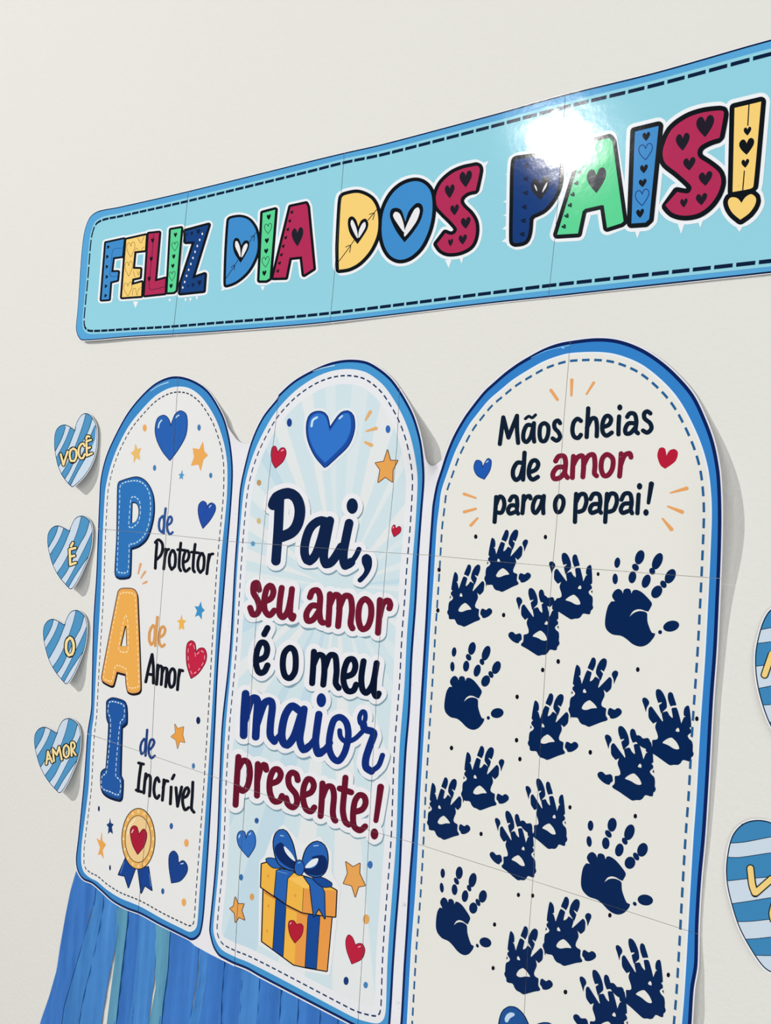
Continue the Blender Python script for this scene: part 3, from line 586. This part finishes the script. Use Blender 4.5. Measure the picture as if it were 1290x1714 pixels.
gift += G('367,480! 357,828! 435,885! 570,985! 648,1003! 792,1028! 825,665! 620,620!', YB, 1.2)
gift += [(grow(blob(M5, '592,620! 668,640! 650,1002! 575,984!')), OB), (grow(blob(M5, '748,655! 826,662! 793,1027! 722,1015!')), OB)]
gift += G('452,532! 517,577! 497,930! 430,884!', RB, 0.6) + G('668,645! 745,660! 722,1014! 648,1000!', RB, 0.6)
gift += [(grow(blob(M5, '372,482! 450,530! 448,550! 372,505!')), (206, 130, 60)), (grow(blob(M5, '518,578! 666,640! 665,665! 518,600!')), (206, 130, 60))]
gift += G('355,308! 395,297! 600,380! 760,430! 858,488! 850,662! 780,655! 625,632! 518,577! 437,522! 350,462!', YB, 1.2)
gift += [(grow(blob(M5, '640,472! 858,488! 850,660! 632,630!')), OB), (grow(blob(M5, '530,402! 600,392! 660,400! 690,470! 637,470!')), (246, 196, 96)), (grow(line(M5, '637,470 628,630', 0.9)), KB)]
gift += G('455,352! 478,343! 580,350! 527,405! 515,575! 440,520!', RL, 0.8) + [(grow(line(M5, '460,355 525,372', 0.7)), (130, 180, 226))]
gift += G('640,395! 700,408! 750,440! 776,500! 780,675! 740,605! 706,662! 692,560! 680,450!', RL, 0.9)
gift += G('385,274 430,270 500,300 520,325 440,333 405,310', RL, 0.8) + G('700,402 760,400 825,437 820,458 760,458', RB, 0.8)
gift += G('590,300 562,170 515,85 465,85 437,140 440,220 470,305 540,345 600,345', RL, 1.1) + [(grow(blob(M5, '443,195 480,162 508,185 525,240 588,300 575,343 500,308 452,250')), RD), (grow(blob(M5, '506,187 555,235 580,288 542,262 512,222')), (230, 236, 240))]
gift += G('630,292 660,200 720,157 775,182 798,250 790,340 750,388 690,388 640,350', RL, 1.1) + [(grow(blob(M5, '690,262 765,248 795,290 780,360 730,386 650,368 640,340 700,335 735,292')), RD), (grow(blob(M5, '647,328 690,280 735,270 720,312 680,332')), (230, 236, 240))]
gift += rim(ell(M5, 608, 332, 31, 50), 1.1, KB, RL) + [(grow(line(M5, '600,300 612,296', 1.6)), (150, 196, 232)), (grow(line(M5, '480,115 500,118', 1.8)), (150, 196, 232)), (grow(line(M5, '705,185 735,182', 1.8)), (150, 196, 232))]
gift += rim(blob(M5, '588,718! 570,692 542,694 536,730 549,790 578,838! 621,788 632,732 617,712'), 0.8, (96, 16, 36), (180, 32, 54)) + [(grow(line(M5, '545,712 552,702', 1.3)), (244, 200, 206))]
for q in ((398, 388), (580, 520), (390, 760), (780, 770), (400, 590)): gift.append((grow(ell(M5, q[0], q[1], 7, 12, 8)), (226, 152, 62)))
fig('gift_box', gift, label='orange gift box with blue ribbon and bow')

# --- right arch
R1 = F(740, 560, 2.6875); R2 = F(820, 660, 4.448)
INK3 = (16, 32, 52)
WORDS3 = [
 (strokes(R2, '72,370 85,270 98,172! 136,322! 200,160! 200,260 208,362; 262,182 288,163 312,175 338,153@5; 312,232 275,230 250,280 248,335 270,355 300,320 320,245; 326,215 322,300 328,352; o405,215 375,235 368,300 380,345 410,345 430,300 432,240; 520,215 505,195 480,210 480,250 510,285 520,320 495,345 465,328', 7.2), INK3, 'dark word Maos with a tilde'),
 (strokes(R2, '675,198 650,182 622,210 612,270 625,315 655,325 675,302; 730,105 725,200 718,318; 720,250 755,182 785,182 795,240 793,312; 838,245 885,225 900,185 880,160 855,170 836,220 838,280 865,308 905,285; 960,165 956,230 955,298; 1020,168 1040,142 1075,148 1088,200 1082,270 1100,290; 1080,217 1030,217 1005,260 1012,292 1045,288 1078,250; 1192,142 1170,127 1147,142 1150,180 1190,215 1200,255 1170,285 1138,270', 7.4) + ell(R2, 965, 98, 19, 23), INK3, 'dark word cheias'),
 (strokes(R2, '240,512 202,510 172,560 172,612 195,638 225,610 245,540; 256,435 250,540 245,635; 290,582 340,560 358,520 340,492 310,500 290,550 290,605 315,635 355,615', 7.4), INK3, 'dark word de of the right arch'),
 (strokes(R2, '487,497 510,462 550,462 562,510 556,590 575,620; 555,542 500,545 467,590 477,628 520,620 555,580; 620,462 615,540 612,620; 616,530 650,470 688,460 696,520 690,615; 694,530 730,460 770,452 780,520 776,590 792,607; o870,448 835,480 826,550 845,604 880,600 910,550 912,480; 975,442 970,530 963,610; 970,530 1000,455 1038,440 1048,468', 8.4), (124, 28, 54), 'crimson word amor of the right arch'),
 (strokes(R2, '45,765 40,850 33,950; 42,825 70,762 98,778 105,830 85,880 55,880; 147,790 165,762 195,767 202,820 198,870 208,888; 198,830 155,827 133,860 146,888 180,878; 250,757 246,820 240,885; 246,805 265,768 293,757 300,775; 385,767 345,767 320,820 320,868 340,883 375,830 392,772; 400,757 394,830 396,885', 7.2), INK3, 'dark word para'),
 (strokes(R2, 'o515,757 488,790 483,840 498,876 525,870 545,820 542,778', 7.2), INK3, 'dark letter o of the right arch'),
 (strokes(R2, '640,742 635,840 631,950; 638,805 670,747 705,747 716,800 695,860 660,875; 747,780 770,742 810,747 820,800 813,860 825,882; 812,817 765,820 743,855 756,883 795,870; 870,742 863,840 856,950; 867,805 895,742 933,747 943,800 920,860 885,875; 977,785 1000,742 1040,742 1053,800 1046,860 1056,885; 1045,812 995,817 972,855 986,883 1025,870; 1105,747 1100,820 1096,885', 7.4) + ell(R2, 1112, 685, 20, 25), INK3, 'dark word papai'),
 (line(R2, '1200,668 1178,808', 9, 6) + ell(R2, 1160, 880, 20, 25), INK3, 'dark exclamation mark')]
for s, c, lab in WORDS3: fig('printed_word', [(grow(s), c)], label=lab)
for t, a, b in (('488,250 517,292', 5, 5), ('582,204 580,274', 5.5, 3.5), ('681,216 648,268', 4.5, 3), ('98,717 150,735', 5, 3), ('150,784 98,798', 4, 5), ('158,826 128,858', 3.5, 5),
                ('1098,692 1026,712', 6.5, 2.5), ('1014,773 1078,798', 3, 7), ('990,828 1030,876', 3, 7)):
    fig('accent_stroke', [(grow(line(R1, t, a, b)), (232, 164, 100))])
fig('heart', rim(blob(R1, '180,600! 174,572 152,568 143,600 157,633 188,650! 213,610 219,568 204,559'), 0.7, (14, 40, 110), (34, 88, 176)) + [(grow(line(R1, '198,575 206,568', 1.5)), HI)], label='blue heart left of the words de amor')
fig('heart', [(grow(blob(R1, '1008,545! 1000,512 977,511 967,545 981,588 1002,604! 1048,569 1059,531 1044,515 1021,522')), (182, 30, 56))], label='red heart right of the words de amor')
# small handprint, traced once as (name of the piece, outline)
HA = F(800, 880, 12.9)
palmA = '218,640 245,665! 210,705 208,745 240,780 262,815! 240,860 175,910 155,1000 150,1080 130,1120 140,1170 165,1200 170,1270 205,1283 300,1280 340,1350 385,1393 450,1405 515,1430 600,1395 760,1315 870,1270 888,1240 850,1180 850,1120 855,1040 800,1020 765,985 775,920 820,820 828,770 810,685! 870,735! 950,650 968,540 970,480 945,432 920,430 820,540 712,660! 705,640 740,520 730,490! 655,450 640,460 600,520 550,555! 545,530 580,390 570,370 500,345 480,370 430,500 390,620! 375,560 355,490! 330,475! 358,460 368,380 350,300 300,258 275,300 245,440 225,560'
holesA = ['440,705 465,735 475,780 440,785 412,780 415,730', '530,915 560,925 620,970 670,1025 680,1050 620,1060 560,1075 490,1105 430,1112 385,1090 400,1040 450,970']
piecesA = ['505,300 560,160 590,95 625,82 660,120 662,190 640,270 600,348! 550,320', '665,340 690,240 750,130 810,80 860,90 875,140 860,230 815,335! 765,308! 750,315! 800,375! 785,430 750,520! 725,480! 690,430 665,390', '970,360 1000,310 1050,288 1085,305 1090,360 1060,430 1010,555! 1000,460 975,405', '905,1040 935,1018 1020,1048 1060,1015 1110,1008 1155,1050 1150,1110 1080,1180 1000,1220 940,1222 920,1180 885,1140', '195,770! 218,810! 182,838!']
HC = F(980, 900, 6.45)
palmC = '285,620 310,575 350,552 385,570 402,605! 410,565 445,548 480,560 492,605! 510,570 545,562 600,585 660,640 710,700 712,730 675,798! 640,790 600,775 550,775 505,800 470,855! 520,812 580,792 640,800 662,820 665,900 690,980 712,1025! 750,1035! 735,1075 680,1140 620,1172 560,1172 500,1145 440,1095 380,1060 290,1045 230,1000 208,940 215,840 240,740 275,688! 315,685! 290,650'
piecesC = [(340, 270, 31, 57, 8), (317, 445, 29, 58, 0), (582, 212, 48, 80, 18), (536, 320, 34, 42, -35), (503, 427, 41, 66, 10), (773, 255, 50, 96, 24), (717, 362, 31, 38, -20), (652, 470, 44, 76, 20), (912, 416, 52, 84, 28), (838, 503, 32, 43, -28), (766, 585, 54, 74, 33), (922, 955, 88, 58, -15), (802, 1020, 21, 22, 0)]
def affine(src, dst):
    A = np.array([[x, y, 1] for x, y in src]); return np.linalg.solve(A, np.array(dst))
def rot_ell(f, x, y, a, b, deg):
    c, s_ = math.cos(math.radians(deg)), math.sin(math.radians(deg)); out = []
    for q in range(22):
        u, v = a * math.cos(q * 2 * math.pi / 22), b * math.sin(q * 2 * math.pi / 22); out.append(f.p(x + u * c - v * s_, y + u * s_ + v * c))
    return out
tA = [smooth(HA(palmA))]; tAp = [smooth(HA(p)) for p in piecesA]; tAh = [smooth(HA(p)) for p in holesA]
tC = [smooth(HC(palmC))] + [rot_ell(HC, *p) for p in piecesC]
K2 = F(730, 870, 4.778); K4 = F(720, 1060, 5.375); K5 = F(930, 1080, 5.16); K6 = F(700, 1230, 4.9615); K7 = F(900, 1350, 4.9615); K8 = F(700, 1430, 4.9615); K9 = F(880, 1480, 4.607)
srcA = [HA.p(300, 258), HA.p(835, 78), HA.p(515, 1430)]
hands = [(K2, (150, 417), (338, 358), (220, 856)), (K2, (447, 143), (640, 78), (523, 577)), (K5, (183, 168), (422, 113), (282, 705)), (K4, (945, 603), (1180, 547), (1048, 1140)), (K6, (408, 142), (610, 103), (510, 627)),
         (K6, (118, 398), (303, 366), (210, 872)), (K9, (188, 135), (398, 116), (290, 630)), (K8, (768, 637), (975, 618), (868, 1163)),
         (K2, (1232, 360), (1022, 263), (1078, 797)), (K2, (960, 640), (755, 545), (815, 1088)), (K5, (1143, 520), (885, 378), (985, 1037)), (K5, (815, 832), (560, 697), (660, 1342)), (K6, (1195, 495), (995, 362), (1080, 948)),
         (K6, (935, 763), (738, 630), (825, 1208)), (K9, (1030, 582), (808, 418), (905, 1035)), (K9, (753, 824), (530, 660), (628, 1277))]
HN = (9, 38, 84)
places = ['first column, top left', 'topmost small print', 'under the amor line, middle', 'middle', 'left of the centre', 'far left edge', 'lower middle', 'lower left of the middle',
          'upper middle', 'upper middle, lower of a touching pair', 'right edge', 'right, lower of a touching pair', 'centre', 'centre, lower of a touching pair', 'bottom right', 'bottom right, lower of a touching pair']
for k, (f, a, b, c) in enumerate(hands):
    Mx = affine(srcA, [f.p(*a), f.p(*b), f.p(*c)])
    tr = lambda P: [tuple(np.array([x, y, 1]) @ Mx) for x, y in P]
    lay = [([tr(p) for p in tA], HN), ([tr(p) for p in tAh], None), ([tr(p) for p in tAp], HN)]
    fig('handprint', lay, 2 + 0.5 * (k % 2))
srcC = [HC.p(340, 213), HC.p(1008, 945), HC.p(590, 1175)]
for f, a, b, c in ((HC, (340, 213), (1008, 945), (590, 1175)), (K4, (213, 125), (658, 715), (380, 868)), (K7, (435, 115), (955, 782), (650, 895)), (K8, (200, 117), (605, 738), (372, 835))):
    Mx = affine(srcC, [f.p(*a), f.p(*b), f.p(*c)])
    fig('handprint', [([[tuple(np.array([x, y, 1]) @ Mx) for x, y in P] for P in tC], HN)], label='larger handprint with separate round finger marks')
specks = []
for f, lst, r in ((K2, [(465, 12), (315, 135), (872, 138), (1110, 8), (930, 355), (538, 762), (22, 400), (12, 725)], 13), (HC, [(133, 393)], 15), (K4, [(1150, 255), (1010, 330), (780, 572), (775, 962), (805, 1132), (190, 1032)], 15),
                  (K5, [(20, 140), (707, 210), (297, 925), (1217, 635)], 15), (K6, [(275, 108), (843, 202), (520, 823), (1258, 602)], 13), (K7, [(808, 80), (597, 903)], 14), (K8, [(830, 337), (948, 343), (632, 583), (620, 945), (1218, 1143)], 13), (K9, [(1097, 700), (305, 832)], 13)):
    for x, y in lst: specks += ell(f, x, y, r * 1.05, r * 1.45, 9)
fig('ink_specks', [(grow(specks), (14, 20, 34))], kind='stuff', label='small dark specks scattered between the handprints')
R9 = F(800, 1660, 8.0625)
fig('heart', rim(blob(R9, '430,208 520,230 610,320 665,430 720,560! 760,470 890,425 990,450 1040,560 960,900 700,1150! 420,900 290,600 290,400 340,260'), 1.4, (14, 40, 84), (34, 84, 150)) + [(grow(blob(R9, '430,280 485,290 490,320 430,360 395,415 370,410 358,370 380,315')), (190, 214, 236))], label='glossy blue heart cut off by the bottom of the photo')

# ================================================================== PAPER HEARTS
TO = F(60, 1010, 11.43)
hout = '545,410! 590,290 660,170 760,127 850,160 930,240 965,340 975,450 960,700 915,900 850,1070 760,1280 680,1430 605,1535 570,1545 500,1470 400,1350 300,1190 230,1030 180,850 150,700 140,560 155,440 210,350 280,305 350,303 440,345'
bands = ['345,250! 335,310 300,440 230,590 140,735 40,600! 100,200!', '450,300! 440,345 395,470 320,640 190,855 120,1000! 245,1055 340,900 450,680 520,500 570,370! 560,250!',
         '775,80! 765,170 720,340 630,610 540,840 440,1040 300,1260 380,1370! 500,1200 600,990 740,680 850,480 925,230 960,150!', '1000,400! 965,460 860,700 700,1030 590,1250 480,1450 530,1520! 650,1300 780,1100 915,905 1000,700!']
lines = ['340,290 300,440 230,590 145,720', '445,335 400,470 320,640 180,870', '560,400 520,500 450,680 340,900 240,1065', '770,120 720,340 630,610 540,840 440,1040 318,1235', '920,240 850,480 740,680 600,990 500,1200 390,1355', '975,440 860,700 700,1030 590,1250 485,1445', '930,885 780,1100 650,1300 535,1505']
CREAM = (246, 222, 158)
def small_heart(label, f, notch, top, tip, words, ww, amp, shape=None):
    src = [TO.p(545, 410), TO.p(760, 127), TO.p(580, 1548)]
    Mx = affine(src, [f.p(*notch), f.p(*top), f.p(*tip)])
    tr = lambda P: [tuple(np.array([x, y, 1]) @ Mx) for x, y in P]
    out = smooth(f(shape)) if shape else tr(smooth(TO(hout)))
    x0 = min(p[0] for p in out); x1 = max(p[0] for p in out); y0 = min(p[1] for p in out); y1 = max(p[1] for p in out)
    def lift(x, y):
        u = (x - x0) / (x1 - x0); v = (y - y0) / (y1 - y0)
        return 0.0012 + 0.0025 * sstep((u + v - 0.5) / 0.9) + 0.62 * amp * sstep((0.12 * u + v - 0.5) / 0.62) ** 1.5
    t = Thing('paper_heart', label, 'paper heart', ((x0 + x1) / 2, (y0 + y1) / 2), lift, group='striped paper hearts beside the poster', grid=7.0)
    t.draw('paper_cutout', [(grow([('P', out)], 1.4), (236, 237, 240)), (grow([('P', out)], 0.3), (22, 40, 66)), ([offset_in(out, 0.0009)], (204, 219, 234))], 0)
    t.draw('stripes', [([tr(smooth(TO(b))) for b in bands], (80, 150, 197)), (sum([tube(tr(smooth(TO(l), False)), 0.85) for l in lines], []), (22, 44, 76))], 1, clip=[offset_in(out, 0.0009)], label='blue diagonal stripes')
    s_ = strokes(f, words, ww)
    t.draw('printed_word', [(grow(s_, 1.6), (18, 18, 22)), (grow(s_), CREAM)], 2, clip=[out], label='cream lettering with black outline')
ES = 'VOCE'
small_heart('small striped paper heart with the word VOCE, topmost of the left column', F(80, 680, 11.42), (510, 462), (722, 133), (468, 1545),
            '245,915 298,1120! 378,865; o490,805 435,840 418,950 452,1060 508,1045 545,950 538,840; 700,760 685,715 640,722 597,790 587,900 620,988 670,990 702,915; 825,642 738,668! 745,945! 842,900; 742,810 808,785; 735,622 752,572 796,582', 3.4, 0.021,
            '510,460! 545,330 590,240 640,170 720,133 800,165 870,245 915,340 938,450 942,600 928,800 898,950 850,1080 790,1200 700,1330 600,1440 515,1515 468,1545 420,1510 340,1420 260,1300 190,1130 150,950 128,800 125,650 135,540 165,450 220,385 290,355 345,355 430,395')
small_heart('small striped paper heart with the single letter E under an accent', F(70, 850, 11.43), (525, 440), (748, 152), (552, 1562),
            '642,768 532,795! 542,1090! 648,1052; 538,935 622,915; 558,735 594,672', 3.9, 0.018)
small_heart('small striped paper heart with the single round letter O', F(60, 1010, 11.43), (545, 410), (760, 127), (580, 1548), 'o650,655 595,710 575,830 595,950 650,1000 705,950 725,830 705,710', 4.3, 0.019)
small_heart('small striped paper heart with the word AMOR, lowest of the left column', F(50, 1190, 10.71), (480, 396), (690, 131), (530, 1476),
            '295,950 322,725! 398,920; 312,865 375,850; 432,900 408,680! 482,790! 525,642! 570,872; o650,610 612,650 600,725 615,805 650,835 690,800 702,725 690,645; 748,805 740,572 785,568 805,620 790,672 758,690 822,790', 3.2, 0.020)
def big_heart(label, out_t, f, lns, words, ww):
    out = smooth(PX(out_t)); x0 = min(p[0] for p in out); y0 = min(p[1] for p in out); y1 = max(p[1] for p in out)
    t = Thing('paper_heart', label, 'paper heart', (x0 + 90, (y0 + y1) / 2), lambda x, y: 0.0015 + 0.004 * sstep((y - y0) / (y1 - y0)), group=None, grid=14.0)
    t.draw('paper_cutout', [(grow([('P', out)], 2.6), (236, 237, 240)), (grow([('P', out)], 0.4), (30, 46, 70)), ([offset_in(out, 0.0008)], (202, 217, 230))], 0)
    P = [smooth(f(l), False) for l in lns]
    top = [[(x0 - 20, y0 - 20), (x0 + 260, y0 - 40)]] + P + [[(x0 - 20, y1 + 30), (x0 + 260, y1 + 30)]]
    bl = [top[k] + top[k + 1][::-1] for k in range(0, len(top) - 1, 2)]
    t.draw('stripes', [(bl, (62, 134, 184)), (sum([tube(p, 1.2) for p in P], []), (24, 44, 74))], 1, clip=[offset_in(out, 0.0008)], label='blue stripes')
    s_ = strokes(f, words, ww)
    t.draw('letter', [(grow(s_, 1.9), (24, 26, 32)), (grow(s_), (240, 208, 130))], 2, label='yellow lettering with black outline')
big_heart('striped paper heart cut off by the right edge of the photo, beside the upper handprints', '1345,1050! 1330,1026 1308,1014 1288,1022 1275,1045 1265,1085 1264,1120 1269,1155 1279,1190 1290,1216 1305,1240 1320,1246 1360,1190 1390,1130 1395,1070 1380,1035 1360,1035', F(1190, 980, 6.59),
          ['440,505 530,490 659,465 1400,330', '420,650 500,640 659,620 1400,500', '420,900 495,890 659,868 1400,720', '440,1150 520,1136 659,1108 1400,960', '470,1330 560,1320 659,1312 1400,1200', '560,1520 640,1510 659,1508 1400,1440'], '588,985 668,755! 730,900! 830,700! 850,940', 9.5)
big_heart('striped paper heart cut off by the right edge of the photo, beside the lower handprints', '1320,1420! 1303,1385 1275,1373 1245,1378 1225,1400 1216,1440 1216,1475 1224,1513 1238,1555 1262,1598 1280,1621 1296,1627 1330,1600 1380,1530 1400,1460 1395,1400 1375,1380 1345,1388', F(1100, 1400, 5.458),
          ['560,66 650,62 800,50 1037,5 1700,-90', '560,180 640,190 750,192 1037,150 1700,60', '560,408 645,405 830,385 1037,368 1700,280', '600,625 680,615 850,590 1037,560 1700,480', '640,780 725,778 850,775 1037,755 1700,680', '700,945 795,940 900,935 1037,920 1700,860', '800,1082 880,1085 1037,1088 1700,1060'], '848,292 865,440 892,520! 1040,390; 1075,600 1050,700 1060,760', 9.8)

# ================================================================== CREPE FRINGE
C = F(50, 1450, 3.686)
fr = Thing('crepe_fringe', 'bright blue crepe paper fringe hanging below the poster', 'paper fringe', (300, 1640), lambda x, y: 0.001)
Acol = (50, 118, 204); Bcol = (62, 134, 212); Tcol = (88, 156, 192)
S = [([(285, 30), (250, 150), (220, 300), (185, 500), (165, 640), (120, 800), (60, 973)], [(415, 30), (400, 200), (330, 450), (280, 620), (240, 760), (210, 860), (195, 973)], Acol),
     ([(395, 30), (385, 280), (320, 480), (262, 640), (225, 780), (190, 900), (180, 973)], [(460, 60), (450, 250), (420, 420), (380, 600), (330, 800), (300, 973)], (58, 130, 206)),
     ([(430, 60), (425, 300), (390, 560), (320, 800), (285, 973)], [(565, 120), (560, 300), (524, 520), (500, 620), (470, 780), (440, 973)], Bcol),
     ([(520, 110), (535, 300), (530, 520), (520, 600), (500, 760), (474, 973)], [(610, 180), (600, 350), (570, 600), (530, 973)], Tcol),
     ([(585, 160), (585, 350), (560, 600), (505, 973)], [(700, 210), (690, 400), (660, 700), (630, 973)], Acol),
     ([(680, 200), (660, 500), (635, 800), (610, 973)], [(790, 260), (776, 400), (772, 590), (768, 700), (745, 850), (732, 973)], Bcol),
     ([(765, 250), (772, 500), (777, 600), (775, 750), (748, 900), (733, 973)], [(870, 310), (860, 450), (850, 640), (820, 850), (810, 973)], Tcol),
     ([(850, 300), (850, 600), (820, 800), (795, 973)], [(1050, 400), (1036, 560), (1030, 700), (1002, 850), (985, 973)], Acol),
     ([(1025, 390), (1040, 600), (1036, 700), (1006, 860), (978, 973)], [(1105, 440), (1090, 700), (1060, 920), (1050, 973)], Bcol),
     ([(1085, 430), (1085, 700), (1055, 920), (1040, 973)], [(1205, 520), (1190, 700), (1180, 850), (1178, 973)], Acol)]
x = 1190; random.seed(9)
while x < 2300:
    wd = random.uniform(90, 140); y = 520 + (x - 1190) * 0.5
    S.append(([(x, y), (x - 20, y + 500)], [(x + wd + 12, y + 55), (x + wd - 12, y + 500)], random.choice([Acol, Bcol, Acol, (54, 126, 208)]))); x += wd
def along(P, y):
    if y <= P[-1][1]: return float(np.interp(y, [p[1] for p in P], [p[0] for p in P]))
    a, b = P[-2], P[-1]; return b[0] + (y - b[1]) * 0.4 * (b[0] - a[0]) / (b[1] - a[1])
for k, (Lp, Rp, col) in enumerate(S):
    ytop = min(Lp[0][1], Rp[0][1]); ybot = 1600; nu, nv = 12, 44; V = []; Fc = []
    rnd = random.Random(k)
    ph = rnd.uniform(0, 6); fold = rnd.uniform(1.5, 3.0)
    for j in range(nv + 1):
        y = ytop + (ybot - ytop) * (j / nv) ** 1.1
        a, b = along(Lp, max(y, Lp[0][1])), along(Rp, max(y, Rp[0][1]))
        for i in range(nu + 1):
            u = i / nu
            h = 0.0007 + 0.00025 * (k % 2) + 0.0006 * (1 + math.sin(u * fold * 2 * math.pi + ph + y * 0.004)) * sstep((y - ytop) / 200 + 0.2)
            h += 0.0003 * (1 + math.sin(y * 0.045 + 3 * u + ph)) + (0.0012 * u ** 6 if k % 3 == 0 else 0)
            p = C.p(a + (b - a) * u, y); V.append(on_wall(p[0], p[1], h))
    for j in range(nv):
        for i in range(nu):
            q = j * (nu + 1) + i; Fc.append((q, q + nu + 1, q + nu + 2, q + 1))
    n = (V[Fc[0][1]] - V[Fc[0][0]]).cross(V[Fc[0][2]] - V[Fc[0][0]])
    if n.y > 0: Fc = [f[::-1] for f in Fc]
    fr.obj('streamer', V, Fc, [paper(col, 0.42, 0.3, 'crepe')], [0] * len(Fc))
